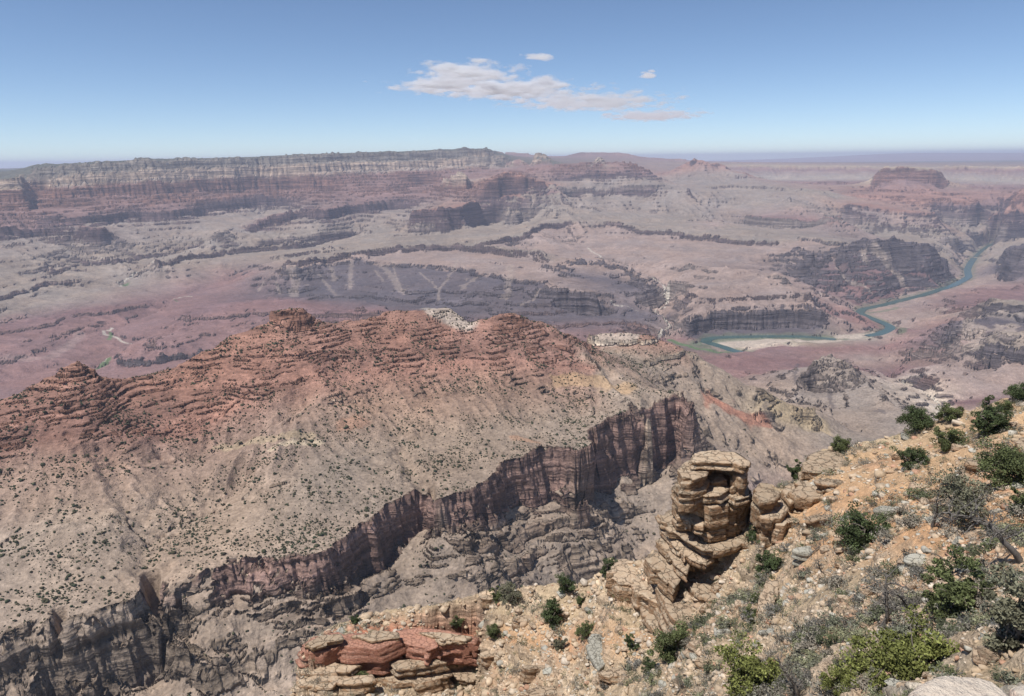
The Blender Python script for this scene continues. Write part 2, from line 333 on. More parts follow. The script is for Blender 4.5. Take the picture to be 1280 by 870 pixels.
# right: mesa and far rim
L('mesaR', [(1092,228),(1100,217),(1107,209.5),(1122,208.5),(1145,210),(1166,213.5),(1170,218),(1174,224)], 'ktan', 'rsup', r=16500, h=17, back=[(500,0),(900,-150)], basecol='supfar', wt=4.)
L('mesaR1', [(1081,235),(1100,236),(1131,239),(1165,241),(1197,243)], 'supai', 'rsup', r=15500, h=3, led=.9, wt=4.)
L('mesaR2', [(1074,244),(1100,246),(1142,248),(1180,249),(1219,250)], 'supai', 'rsup', r=14500, h=3, led=.9, wt=4.)
L('mesaR3', [(1059,254),(1080,258),(1101,261),(1130,264),(1153,265),(1168,266)], 'supai', 'rrfar', r=13000, h=7, basecol='pink', wt=4.)
L('mesaR4', [(1103,276),(1120,278),(1140,280),(1160,281),(1173,282)], 'pink', 'rrfar', r=12500, h=4, basecol='tan')
L('mesaR5', [(1166,256),(1190,255),(1219,255),(1240,256),(1258,257)], 'supfar', 'rrfar', r=15000, h=7, basecol='pink')
L('mesaR6', [(1236,276),(1243,267),(1262,265),(1280,264),(1320,262)], 'supai', 'rrfar', r=13500, h=12, basecol='pink')
L('mesaR7', [(1262,252),(1267,247),(1275,241),(1285,236),(1320,232)], 'supai', 'rsup', r=14500, h=4, led=.5)
L('tontoR', [(1050,285),(1080,290),(1130,290),(1170,293),(1200,297)], 'tan', 'rgr2', z=320)
L('tontoR2', [(1175,275),(1210,280),(1240,283),(1262,290)], 'tan', 'rgr2', z=250)
L('lipR', [(1184,283),(1200,285),(1210,287)], 'tan', 'rtap', z=270, h=2)
L('rimFar', [(914,206),(950,207),(1000,207.5),(1050,207.5),(1096,207.5)], 'ktan', 'rsup', r=20800, h=5, basecol='supfar', dlt=.012)
L('rimFarb', [(1184,208),(1230,208),(1320,209)], 'ktan', 'rsup', r=20800, h=5, basecol='supfar', dlt=.012)
L('rimFar1', [(940, 222), (1000, 221), (1060, 220), (1086, 221)], 'cream', 'rcream', r=19600, h=3, led=.3)
L('rimFar1b', [(1182, 222), (1240, 224), (1320, 224)], 'cream', 'rcream', r=19600, h=3, led=.3)
L('rimFar2', [(950, 229), (1000, 228), (1060, 228), (1074, 228)], 'supfar', 'rsup', r=18600, h=3, led=.9)
L('rimFar2b', [(1196, 232), (1230, 234), (1320, 233)], 'supfar', 'rsup', r=18600, h=3, led=.9)
L('rimFar3', [(1050, 237), (1068, 238)], 'supfar', 'rsup', r=17600, h=3, led=.9)
L('rimFar3b', [(1205, 244), (1230, 244), (1262, 243)], 'supfar', 'rsup', r=17600, h=3, led=.9)
L('plain', [(900,204),(950,204),(1033,204.5),(1109,203),(1200,202),(1320,200)], 'dgreen', 'rkai', r=43000)
L('echo0', [(900,203.6),(1020,202),(1100,202),(1320,199)], 'supfar', 'rkai', r=60000)
L('echo', [(900,201.4),(950,199.5),(1020,196.5),(1060,194.5),(1109,192),(1153,191),(1320,191)], 'supfar', 'rkai', r=74000, wt=4.)
L('echo_t', [(900,202.3),(950,201),(1109,194),(1320,193)], 'supfar', 'rkai', r=86000)
# north rim, left
L('rimK', [(-60,224),(0,223),(12,223),(17,222),(30,220)], 'dgreen', 'rkai', r=11000, h=11, back=[(250,-10),(700,-150)], basecol='ktan', wt=4.)
L('rimT', [(40,211.8,12040),(46,209.3,12040),(50,207.3,12040),(83,205.3,12040),(138,202.3,12240),(200,198.8,12540),(286,197.3,13040),(348,194.8,13540),(420,191.3,14040),(503,189.3,14840),(572,186.3,15440),(607,185.8,15740),(620,189.8,15940),(630,193.8,16040),(640,200.8,16040)], 'dgreen', 'dgreen', r=1, back=[(300,0),(1500,5),(3500,-200)], wt=4.)
L('rimU', [(40,213.7,12000),(46,211.2,12000),(50,209.2,12000),(83,207.2,12000),(138,204.2,12200),(200,200.7,12500),(286,199.2,13000),(348,196.7,13500),(420,193.2,14000),(503,191.2,14800),(572,188.2,15400),(607,187.7,15700),(620,191.7,15900),(630,195.7,16000),(640,202.7,16000)], 'kslope', 'kslope', r=1, h=9, basecol='kslope', dlt=.006, wt=4.)
L('rimCo', [(60,222,11720),(90,221,11745),(124,217,11869),(164,215.5,12045),(220,213.5,12336),(276,211,12661),(321,209,13002),(372,205.5,13386),(420,203.5,13720),(470,203,14201),(503,202,14520),(538,200.5,14824),(572,197.5,15120),(607,196,15420),(630,201,15720)], 'kslope', 'rkai', r=1, h=10, basecol='cream', dlt=.008, wt=4.)
L('cream', [(-60,240,10600),(0,238,10600),(60,236,11400),(110,234,11498),(164,230,11725),(220,228,12016),(300,225,12512),(380,222,13122),(440,220,13592),(503,216,14200),(560,214,14695),(610,212,15146)], 'supfar', 'rsup', r=1, led=.9)
L('sup1', [(-60,252),(0,250),(60,248),(120,246),(180,243),(240,240),(300,238),(360,237),(440,236),(500,234),(560,229)], 'supfar', 'rsup', z=985, h=3, led=.9)
L('sup2', [(-60,264),(0,262),(60,259),(130,257),(200,252),(260,246),(320,241),(400,244),(460,241),(520,239),(590,236)], 'supfar', 'rsup', z=910, h=2.5, led=.9)
L('farL', [(-60,211.5),(0,211),(45,209.5)], 'dgreen', 'rkai', r=26000, h=4)
L('edge_back', [(-60,211),(0,210.3),(300,206.5),(600,203),(880,203.2)], 'supfar', 'rkai', r=80000)
L('edge_mid', [(-60,214),(0,213),(300,209),(600,206)], 'supfar', 'rkai', r=45000)

# ---- the red butte ridge and its grey cliff, 1 to 3 km away
L('crest', [(-60,528,1950),(0,499,2000),(40,480,2000),(66,470,2000),(72,463,2000),(100,455,2000),(118,461,2000),(130,472,2000),(180,471,2050),(200,466,2080),(240,450,2100),(280,425,2150),(310,414,2170),(340,400,2200),(342,387,2200),(352,383,2200),(375,383,2200),(395,397,2200),(425,400,2230),(470,396,2260),(495,388,2300),(520,386,2320),(560,388,2320),(575,395,2310),(585,405,2300),(608,401,2300),(622,395,2300),(636,392,2300),(648,395,2300),(665,403,2310),(700,417,2330),(720,424,2350),(737,432,2360)], 'supai', 'rsn', led=.9, r=1, back=[(45,-14),(330,-260),(900,-700)], wt=6.)
L('crest2', [(742,420,2650),(765,417,2650),(790,417,2650),(810,420,2660),(835,428,2680),(860,438,2700)], 'supai', 'rcream', led=.3, r=1, back=[(60,-14),(330,-260),(900,-600)], wt=6.)
L('spur', [(860,438,2700),(885,450,2720),(905,465,2720),(930,480,2700),(950,490,2690),(970,500,2700),(990,508,2720),(1020,512,2760)], 'mtan', 'rgr2', r=1, back=[(120,-40),(500,-260),(1000,-420)], wt=6.)
L('red1', [(-60,560),(0,540),(60,512),(130,500),(200,492),(260,474),(310,455),(350,440),(420,432),(480,425),(560,425),(620,420),(680,435),(715,445)], 'supai', 'rsn', led=1, ref='crest', sl=.42)
L('red2', [(-60,590),(0,566),(80,548),(150,540),(220,545),(280,515),(330,488),(380,470),(450,462),(530,462),(600,450),(660,450),(700,458),(740,462)], 'supai', 'rsn', led=.8, ref='red1', sl=.36)
L('red3', [(755,440),(790,445),(820,452),(845,468)], 'mtan', 'rcream', led=.2, ref='crest2', sl=.4)
L('valm', [(728,440),(745,455),(765,475),(800,500),(815,512)], 'mtan', 'rgrey', ref='red2', sl=.3)
L('tanm', [(-60,625),(0,600),(80,585),(160,580),(230,580),(300,550),(350,520),(400,505),(470,500),(540,500),(600,485),(680,490),(740,500)], 'mtan2', 'rgrey', led=.12, ref='red2', sl=.36)
L('tanm2', [(-60,710),(0,690),(60,660),(130,650),(180,690),(240,650),(320,620),(400,590),(480,560),(560,545),(640,535),(700,525),(745,520)], 'mtan', 'rgrey', led=.05, ref='tanm', sl=.27)
rim = [(-60,812),(0,797),(30,786),(60,775),(79,763),(86,778),(110,772),(140,762),(160,750),(170,742),(178,736),(184,727),(192,722),(200,718),(232,704),(255,706),(282,698),(312,692),(349,697),(377,692),(384,697),(410,689),(430,676),(451,655),(465,650),(484,636),(505,620),(524,606),(536,607),(541,622),(548,630),(556,622),(575,615),(608,603),(635,579),(662,568),(682,561),(705,562),(722,565),(738,562),(747,552),(750,540),(752,530),(759,523),(780,517),(800,512),(816,501),(835,495),(850,487),(860,494),(866,506)]
L('rw_w', rim[:11], 'mtan', 'rwest', z=745, wt=6.); L('rw', rim[11:], 'mtan', 'rred', z=745, wt=6.)
G.lines['rw'] = tuple(np.concatenate([G.lines['rw_w'][k], G.lines['rw'][k]]) for k in range(3))
th_, r_, z_ = G.lines['rw']
base = [(-60,905),(0,900),(60,890),(120,880),(175,868),(205,850),(215,835),(205,815),(191,790),(187,762),(191,754),(201,747),(225,739),(249,733),(269,733),(302,738),(340,738),(363,730),(384,734),(420,724),(440,715),(464,704),(491,691),(518,671),(538,661),(544,657),(560,652),(581,645),(610,641),(638,639),(682,635),(722,622),(745,619),(766,617),(772,606),(776,598),(793,594),(815,590),(830,585),(845,578),(862,566),(867,545)]
bt, bp = np.array(base, float).T; q = np.r_[0, np.cumsum(np.hypot(np.diff(bt), np.diff(bp)))]; n = int(q[-1]*2); qq = np.linspace(0, q[-1], n)
bth, btt = ray(np.interp(qq, q, bt), np.interp(qq, q, bp))
o = np.argsort(th_); br = np.interp(bth, th_[o], r_[o])*np.interp(bth, [R(-37), R(-29), R(-27)], [.93, .95, .972]); bz = ZC-btt*br
_w = bth < R(-25.5)
for _m, _c in ((_w, 'rwest'), (~_w, 'rred')): G.vis.append(['rw_b', bth[_m], btt[_m], np.log(br[_m]), P['mtan']+P[_c]+(.1,), 1.])
G.lines['rw_b'] = (bth, br, bz)
L('lw1', [(485,722),(505,705),(530,690),(548,674),(570,665),(600,661),(640,660),(690,652),(702,649),(720,642),(745,633),(779,624)], 'mtan', 'rlw', ref='rw_b', sl=.56, h=3.0, led=.6, dlt=.0036)
L('lw2', [(580,690),(600,688),(630,692),(650,692),(672,685),(690,678),(705,666),(725,660),(750,656)], 'mtan', 'rlw', ref='rw_b', sl=.56, h=3, led=.6, dlt=.0036)
L('lw3', [(635,716),(655,718),(680,706),(703,696)], 'mtan', 'rlw', ref='rw_b', sl=.56, h=3, led=.6, dlt=.0036)
L('lw4', [(378,752),(400,752),(425,744),(450,735),(462,728)], 'mtan', 'rlw', ref='rw_b', sl=.56, h=3, led=.6, dlt=.0036)
L('lw5', [(270,752),(300,752),(340,751),(365,744)], 'mtan', 'rlw', ref='rw_b', sl=.56, h=2.5, led=.6, dlt=.0036)
L('lw6', [(340,776),(380,774),(420,772)], 'mtan', 'rlw', ref='rw_b', sl=.56, h=2.5, led=.6, dlt=.0036)
L('apron', [(230,760),(300,762),(380,755),(430,745),(500,705),(560,668),(620,660),(700,652),(760,635),(800,612),(850,590)], 'mtan', 'rgrey', ref='rw_b', sl=.55, led=.2)
L('apron2', [(200,790),(260,800),(330,800),(400,790),(480,750),(540,720),(600,700),(680,690),(760,665),(820,640),(870,610)], 'mtan', 'rgrey', ref='apron', sl=.5, led=.2)
L('washm', [(196,762),(230,790),(262,815),(300,840),(330,862),(370,880)], 'mtan', 'rgrey', ref='rw_b', sl=.62)
L('apron3', [(240,850),(262,880),(300,920)], 'mtan', 'rgrey', ref='rw_b', sl=.66)
L('apron4', [(420,870),(480,840),(560,800),(650,770),(760,740),(840,690),(900,650)], 'mtan', 'rgrey', ref='apron2', sl=.45)
L('botm', [(-60,960),(60,950),(200,930),(300,940),(420,930),(560,880),(700,830),(900,730)], 'mtan', 'rgrey', ref='apron2', sl=.4)
L('spur_m', [(868,470),(890,490),(920,510),(950,530),(985,545)], 'mtan', 'rgrey', ref='spur', sl=.42)
L('spur_v', [(872,540),(900,560),(950,580),(1000,590)], 'mtan', 'rgrey', ref='spur_m', sl=.35)
L('spur_l', [(870,585),(900,610),(940,625),(1000,615),(1060,590)], 'pink', 'rgrey', ref='spur_v', sl=.3)
L('crag', [(943,516),(950,507),(962,503),(972,502)], 'ktan', 'rdark', ref='spur', sl=.38, h=6)
L('crag2', [(1000,527),(1010,530),(1018,528)], 'ktan', 'rdark', ref='spur', sl=.36, h=3)
# grey spur with dark outcrops running to the red flats
L('sp2', [(1000,500,3350),(1003,478,3600),(1010,460,3800),(1022,447,4050),(1035,446,4100),(1050,452,4000),(1062,462,3800),(1080,475,3600),(1100,490,3400),(1120,505,3200),(1145,525,3000),(1170,550,2900)], 'grey', 'rgr2', r=1, back=[(180,-90)])
L('sp2_m', [(1030,500,3200),(1036,515,3080),(1050,528,2960),(1075,540,2900)], 'grey', 'rgr2', r=1, h=5)
L('sp2_n', [(1000,535,2750),(1040,548,2700),(1090,560,2650),(1150,570,2600)], 'tan', 'rgrey', r=1)

# ---- build canyon
_ct = np.concatenate([G.lines[k][0] for k in ('crest', 'crest2', 'spur')]); _cz = np.concatenate([(ZC-G.lines[k][2])/G.lines[k][1] for k in ('crest', 'crest2', 'spur')]); _o = np.argsort(_ct)
G.settle(lambda a: np.interp(a, _ct[_o], _cz[_o], right=9.)-.002, keep=('rw_b', 'edge_mid', 'edge_back'))
log('lines'); G.solve(); log('solved')
def surf_r(th, t, lo=0):
    """range at which the rays (azimuth th, downward tangent t) first meet the control surface"""
    lr = G.l0+G.dl*np.arange(G.ny); r = np.exp(lr); out = []
    for a, b in zip(np.atleast_1d(th), np.atleast_1d(t)):
        z = G.sample(np.full(G.ny, a), lr, 0); k = np.nonzero((z >= ZC-b*r) & (r > lo))[0]
        out.append(r[k[0]] if len(k) else np.nan)
    return np.array(out)
def px_world(pts, step=2., lo=0):
    pts = np.array(pts, float); d = np.r_[0, np.cumsum(np.hypot(*np.diff(pts[:, :2], axis=0).T))]
    q = np.linspace(0, d[-1], max(2, int(d[-1]/step))); th, t = ray(np.interp(q, d, pts[:, 0]), np.interp(q, d, pts[:, 1]))
    r = surf_r(th, t, lo); ok = ~np.isnan(r)
    return np.stack([r[ok]*np.sin(th[ok]), r[ok]*np.cos(th[ok])], 1)
NEARR, FARR = 560., 87500.
nth = 1330; ths = np.linspace(R(-44.5), R(44.5), nth)
lr = [math.log(NEARR)]
while lr[-1] < math.log(FARR):
    r = math.exp(lr[-1]); lr.append(lr[-1] + (.0021 if r < 1130 else .0015 if r < 2250 else .0021 if r < 3000 else .0024 if r < 19000 else .0045 if r < 30000 else .012))
lrs = np.array(lr); TH, LR = np.meshgrid(ths, lrs); RR = np.exp(LR)
X = RR*np.sin(TH); Y = RR*np.cos(TH); log('grid', X.shape)
# crenulate: look the control surface up at warped places
wx = np.zeros_like(X); wy = np.zeros_like(X)
for k, (wl, a) in enumerate([(1400, .05), (520, .075), (210, .10), (90, .15), (40, .17), (18, .15)]):
    m = (RR*.003 < wl*.5)
    if wl > 300: m &= RR > 2500
    fall = np.clip((wl*.5-RR*.003)/(wl*.2), 0, 1)[m]
    if wl > 300: fall = fall*sstep(2500, 4500, RR[m])
    wx[m] += noise(X[m]/wl, Y[m]/wl, 40+k)*wl*a*fall*1.6; wy[m] += noise(X[m]/wl, Y[m]/wl, 60+k)*wl*a*fall*1.6
Xw = X+wx; Yw = Y+wy
S = G.sample(np.arctan2(Xw, Yw), .5*np.log(Xw**2+Yw**2)); log('warped')
Z = S[..., 0].astype(np.float64); led = np.maximum(S[..., 7], 0); led = np.where(RR > 3200, np.maximum(led, np.where(Z > 250, .26, .13)), led)
gx, gy = G.grad(TH, LR); slope = np.hypot(gx, gy)
apr = ((RR < 2350) & (Z < 650) & (TH > R(-27))).astype(float); apr = apr*sstep(660, 600, Z) if 0 else apr*np.clip((665-Z)/30, 0, 1)
sm = (sstep(.01, .28, slope)*np.where(RR < 3000, .8, 1.)+.08)*(1-.6*apr)
g_all = np.zeros_like(Z)
for k, (wl, a) in enumerate([(620, .045), (290, .055), (140, .065), (66, .075), (31, .08), (15, .09)]):
    m = (RR*.0035 < wl*.4)
    if wl > 250: m &= RR > 3200
    if wl > 120: m &= RR > 1500
    f = np.clip((wl*.4-RR[m]*.0035)/(wl*.15), 0, 1)*sm[m]
    if wl > 250: f = f*sstep(3200, 5500, RR[m])
    v = gullies(X[m], Y[m], gx[m], gy[m], wl, 80+k)
    v = (1-2*np.abs(v)) if k % 2 else v
    g_all[m] += v*f*wl*a*(.55+.45*noise(X[m]/(wl*5), Y[m]/(wl*5), 95+k))
g_all *= np.where(RR > 3200, 1.45, 1.-.55*np.clip(led, 0, 1)); Z += g_all; log('gullies')
for k, (wl, a) in enumerate([(900, .012), (300, .02), (110, .03), (40, .05), (15, .07), (7, .08)]):
    m = (RR*.003 < wl*.4)
    Z[m] += noise(X[m]/wl, Y[m]/wl, 120+k)*wl*a*(.35+.65*sm[m])*np.clip((wl*.4-RR[m]*.003)/(wl*.15), 0, 1)
cs = sstep(np.where(RR < 3200, .95, .75), np.where(RR < 3200, 1.6, 1.7), slope)*sstep(.2, .7, gx*np.sin(TH)+gy*np.cos(TH))*(1-apr)
for lo, hi, wl, a in ((0, 3200, 60, 20.), (0, 3200, 27, 12.), (0, 3200, 11, 4.5), (2500, 1e9, 150, 14.), (2500, 1e9, 60, 6.)):
    m = (RR > lo) & (RR <= hi) & (cs > .02)
    Z[m] += ((1-2.4*np.abs(noise(X[m]/wl, Y[m]/wl, 140+int(wl))))-.75)*a*cs[m]
# ledges: thin hard beds
dip = Z + 12*noise(X/900, Y/900, 7)
for lam, lo, hi in ((6., 0, 3200), (11., 0, 3200), (22., 2500, 1e9), (48., 2500, 1e9)):
    m = (RR > lo) & (RR <= hi) & (led > .03)
    zz = dip[m]; jit = noise(X[m]/(lam*14), Y[m]/(lam*14), 9)*lam*.5
    t2 = terr(zz+jit, lam, .09 if hi < 1e6 else .055)-zz-jit
    patch = np.clip(.35+1.5*noise(X[m]/(lam*9), Y[m]/(lam*9), 10+int(lam)), 0, 1)
    if hi > 1e6: patch = np.clip(patch+.35, 0, 1)
    Z[m] += t2*np.clip(led[m]*1.15, 0, 1)*patch*((.85 if lam < 8 else .6) if hi < 1e6 else 1.)
log('ledges')
# true slope of the finished surface
dzr = np.gradient(Z, axis=0)/np.gradient(RR, axis=0); dzt = np.gradient(Z, axis=1)/(RR*(ths[1]-ths[0]))
steep = np.hypot(dzr, dzt)
ground = S[..., 1:4].astype(np.float32).copy(); rock = S[..., 4:7].astype(np.float32).copy()
bed = noise1(dip/60., 5)*.6
pat = fbm(X/700, Y/700, 4, 200)
rock *= (1+.2*noise(X/60, Y/60, 33))[..., None]
streak = g_all/(np.abs(g_all).mean()+RR*.0012)
ground *= (1+.10*bed*(.3+led)+.16*pat+.10*np.clip(streak, -1.6, 1.6))[..., None]
tint = fbm(X/420+5, Y/420, 4, 260)[..., None]*np.array([.10, 0, -.10], np.float32); ground *= 1+tint
ledm = np.clip(led*1.2, 0, 1)[..., None]
ground = ground*(1-ledm*.35*np.clip(.5+bed, 0, 1)[..., None]) + rock*ledm*.35*np.clip(.5+bed, 0, 1)[..., None]
thr = np.where(RR < 3500, 1.08-.3*np.clip(led, 0, 1), .72-.3*np.clip(led, 0, 1))
k = sstep(0, 1, (steep-thr)/(.35+.0*thr))[..., None]
col = ground*(1-k)+rock*k
def near_mask(pts, width, lo=0, soft=.35, nz=.5, nwl=None):
    """(rows, cols, 0..1) of the grid within width of a world polyline"""
    p = px_world(pts, 2., lo)
    if len(p) < 2: return None
    a = np.arctan2(p[:, 0], p[:, 1]); r = np.hypot(p[:, 0], p[:, 1]); mg = width*1.8
    j0, j1 = np.searchsorted(ths, [a.min()-mg/r.min(), a.max()+mg/r.min()]); i0, i1 = np.searchsorted(lrs, [math.log(max(r.min()-mg, 300)), math.log(r.max()+mg)])
    if j1 <= j0 or i1 <= i0: return None
    x = X[i0:i1, j0:j1]; y = Y[i0:i1, j0:j1]; d = np.full(x.shape, 1e9)
    for q0, q1 in zip(p[:-1], p[1:]):
        e = q1-q0; L2 = e@e+1e-9
        if L2 > (width*12+400)**2: continue
        u = np.clip(((x-q0[0])*e[0]+(y-q0[1])*e[1])/L2, 0, 1)
        d = np.minimum(d, np.hypot(x-q0[0]-u*e[0], y-q0[1]-u*e[1]))
    nwl = nwl or width*1.5
    d = d*(1+nz*noise(x/nwl, y/nwl, 301)+nz*.6*noise(x/nwl*3, y/nwl*3, 302))
    return slice(i0, i1), slice(j0, j1), 1-sstep(width*(1-soft)*.5, width*(1+soft)*.5, d)
def paint(pts, width, c, amt=1., lo=0, **kw):
    q = near_mask(pts, width, lo, **kw)
    if q is None: return
    a, b, m = q; m = (m*amt)[..., None].astype(np.float32); c = np.array(P[c] if isinstance(c, str) else c, np.float32)
    col[a, b] = col[a, b]*(1-m)+c*m
def carve(pts, width, depth, lo=0, **kw):
    q = near_mask(pts, width, lo, **kw)
    if q is not None: Z[q[0], q[1]] -= q[2]*depth
# river channel, bars, banks, dry washes
RIV = [[(927,440.5),(917,438.5),(905,434),(893,430.5),(882,427.5),(884,424),(893,422.3),(905,421.5),(930,421),(960,420.5),(1000,420.7),(1025,422.5),(1044,424.5)],
       [(1085,420),(1100,417),(1112,412),(1113,408),(1105,404),(1095,400),(1085,396),(1074,391),(1078,386.5),(1105,381),(1130,374.5),(1153,369),(1175,362),(1192,356.5),(1203,351),(1211,346),(1209,337),(1213,329),(1219,321)],
       [(1219,321),(1226,314),(1234,308),(1244,304)]]
def zpx_world(pts, z=0., step=1.5):
    pts = np.array(pts, float); d = np.r_[0, np.cumsum(np.hypot(*np.diff(pts[:, :2], axis=0).T))]
    q = np.linspace(0, d[-1], int(d[-1]/step)); th, t = ray(np.interp(q, d, pts[:, 0]), np.interp(q, d, pts[:, 1])); r = (ZC-z)/t
    return np.stack([r*np.sin(th), r*np.cos(th)], 1)
for pts, wd in zip(RIV, (88, 84, 60)):
    p = zpx_world(pts); a = np.arctan2(p[:, 0], p[:, 1]); r = np.hypot(p[:, 0], p[:, 1]); mg = 700
    j0, j1 = np.searchsorted(ths, [a.min()-mg/r.min(), a.max()+mg/r.min()]); i0, i1 = np.searchsorted(lrs, [math.log(r.min()-mg), math.log(r.max()+mg)])
    x = X[i0:i1, j0:j1]; y = Y[i0:i1, j0:j1]; d = np.full(x.shape, 1e9)
    for q0, q1 in zip(p[:-1], p[1:]):
        e = q1-q0; u = np.clip(((x-q0[0])*e[0]+(y-q0[1])*e[1])/(e@e+1e-9), 0, 1); d = np.minimum(d, np.hypot(x-q0[0]-u*e[0], y-q0[1]-u*e[1]))
    d *= 1+.25*noise(x/160, y/160, 71)
    f = sstep(wd*.45, wd*.62, d)
    flat = np.minimum(Z[i0:i1, j0:j1], 4+np.maximum(d-wd*.6, 0)*.28+3*noise(x/60, y/60, 5))
    blend = sstep(wd*.8, wd*2.6, d)
    zz = flat*(1-blend)+Z[i0:i1, j0:j1]*blend
    Z[i0:i1, j0:j1] = np.where(d < wd*2.6, -6*(1-f)+np.maximum(zz, 3)*f, Z[i0:i1, j0:j1])
    veg = (1-sstep(wd*.75, wd*1.15, d+40*noise(x/120, y/120, 77)))[..., None]*.5
    col[i0:i1, j0:j1] = col[i0:i1, j0:j1]*(1-veg)+np.array(P['green'], np.float32)*veg
sand = (.40,.33,.265); wsh = (.50,.45,.37)
for pts, wd in [([(905,431),(930,429),(965,427),(1000,427)], 120), ([(905,434),(940,433),(970,430)], 70), ([(1052,421.5),(1070,420.5),(1088,419),(1097,416.5)], 110), ([(960,427),(1000,426),(1040,428),(1060,426)], 90)]: paint(pts, wd, sand, .95)
for pts, wd in [([(884,429),(893,433),(905,438)], 70), ([(1075,388.5),(1100,395),(1125,404),(1133,409)], 60), ([(1240,346),(1225,352),(1208,358)], 110), ([(1110,383),(1140,379),(1170,370)], 45), ([(1105,392),(1130,396),(1160,392),(1185,388)], 130)]: paint(pts, wd, 'pink', .8)
paint([(1090,399),(1110,403),(1122,411),(1128,415)], 60, 'green', .8); paint([(1085,391),(1105,389),(1125,384)], 60, 'green', .7)
for pts, wd in [([(823,424),(830,415),(838,409),(833,403),(826,396),(818,391)], 26), ([(818,391),(832,385)], 16), ([(834,382),(833,372),(829,362),(818,353),(804,345),(790,338),(778,332),(760,326),(745,318),(734,312)], 30), ([(764,372),(775,380),(790,385),(800,387)], 16),
                ([(119,463),(135,455),(148,448)], 20), ([(173,430),(160,430),(150,425),(141,422),(129,418),(133,415),(141,411)], 26), ([(218,374),(232,371),(240,372)], 18), ([(201,391),(197,392)], 18), ([(152,359),(148,356),(162,349),(180,339),(194,332)], 24),
                ([(1132,482),(1150,492),(1160,499),(1165,505),(1172,515),(1175,525)], 24), ([(1128,477),(1133,483)], 16)]: paint(pts, wd*.8, wsh, .75, lo=3000, soft=.3)
for pts, wd in [([(119,463),(130,458),(145,450)], 30), ([(155,357),(160,353)], 40), ([(136,425),(140,420)], 30), ([(218,376),(222,377)], 24), ([(838,425),(850,430),(880,436),(915,441)], 60)]: paint(pts, wd, (.09,.15,.06), .85, lo=3000)
# pale debris fans on the dark slope
fan = (.33,.26,.21)
for pts, wd in [([(371,342),(369,355),(367,370)], 115), ([(413,334),(418,348)], 60), ([(399,343),(410,356),(420,372)], 40), ([(440,328),(438,345),(438,362)], 60), ([(476,331),(490,345),(500,368)], 70), ([(490,322),(493,340),(505,372)], 26), ([(468,338),(480,352)], 26), ([(524,341),(535,350),(546,362)], 24), ([(572,325),(560,350),(548,365),(548,378)], 34), ([(594,345),(578,362)], 70), ([(639,331),(637,350),(634,372)], 70), ([(676,367),(665,378),(652,385)], 36), ([(330,352),(322,365)], 30), ([(345,355),(350,368)], 26)]:
    paint(pts, wd*.8, fan, .42, lo=3500, nz=1.)
for pts, wd in [([(1212,400),(1205,425),(1200,440)], 70), ([(1225,408),(1222,425),(1218,440)], 90), ([(1250,407),(1247,420)], 70), ([(1264,407),(1263,420)], 70), ([(1097,305),(1110,320),(1130,345)], 130), ([(1045,335),(1065,350),(1090,367)], 26), ([(1080,310),(1082,322)], 60)]: paint(pts, wd, fan, .7, lo=3500, nz=.7)
for pts, wd, c, a in [([(892,500),(910,512),(935,524),(955,527)], 60, (.33,.15,.10), .8), ([(887,488),(900,503)], 30, (.33,.15,.10), .6), ([(975,510),(1000,520),(1020,528)], 110, (.34,.26,.16), .7),
                      ([(530,386),(552,388),(568,392),(580,403)], 95, (.37,.31,.255), .85), ([(745,420),(790,417)], 60, (.42,.37,.31), .6),
                      ([(270,560),(310,553),(350,545),(390,540)], 22, (.40,.31,.2), .6), ([(340,560),(365,552),(400,550)], 16, (.50,.40,.28), .8),
                      ([(700,478),(740,475),(790,480)], 50, (.44,.29,.16), .6), ([(640,550),(670,556)], 18, (.42,.24,.15), .6), ([(430,530),(450,527)], 40, (.36,.19,.12), .5), ([(100,420),(60,450),(0,450)], 90, (.33,.25,.22), .3)]: paint(pts, wd, c, a)
carve([(120,560),(150,610),(165,650),(178,685),(188,718),(192,740)], 40, 12, soft=.9, nz=.9); carve([(186,712),(189,728),(192,742)], 22, 60, soft=.6, nz=.2)
carve([(75,764),(70,790),(62,830),(55,880)], 16, 26, soft=.7); carve([(540,606),(541,625),(542,650)], 12, 22, soft=.7)
carve([(735,432),(748,450),(770,475),(800,500),(816,512)], 40, 16, soft=.9)
carve([(380,490),(330,560),(300,600),(260,640)], 50, 14, soft=.9); carve([(500,560),(520,600),(536,612)], 30, 16, soft=.9)
carve([(200,762),(230,790),(262,815),(300,840),(330,862)], 26, 12, soft=.9, nz=.3)
for pts, wd in [([(998,455),(993,470),(996,480)], 18), ([(1008,468),(1011,484)], 22), ([(1038,486),(1037,500),(1042,510)], 18), ([(1058,450),(1064,458)], 30), ([(955,506),(966,502)], 20), ([(1098,512),(1104,518)], 24)]: paint(pts, wd, 'rdark', .6, nz=1.1)
log('painted')
def crag(X, Y, Z, gx, gy, steep, sc_, amp, lo=1.):
    """push steep rock in and out so that cliffs get buttresses, joints and overhanging beds"""
    k = sstep(lo, lo*1.7, steep); m = k > .01; x, y, z = X[m], Y[m], Z[m]; n = np.hypot(gx[m], gy[m])+1e-6
    d = noise(x/sc_+z*.21/sc_, y/sc_-z*.17/sc_, 701)*1.5+.75*noise(x/sc_*2.7+z*.5/sc_, y/sc_*2.7+z*.4/sc_, 702)+.5*noise(x/sc_*6+z*1.5/sc_, y/sc_*6-z*1.1/sc_, 704)+.5*noise(z/(sc_*.3), (x+y)/(sc_*6), 703)
    d = d*amp*k[m]*(sc_ if np.isscalar(amp) else 1); X = X.copy(); Y = Y.copy(); X[m] += gx[m]/n*d; Y[m] += gy[m]/n*d
    return X, Y
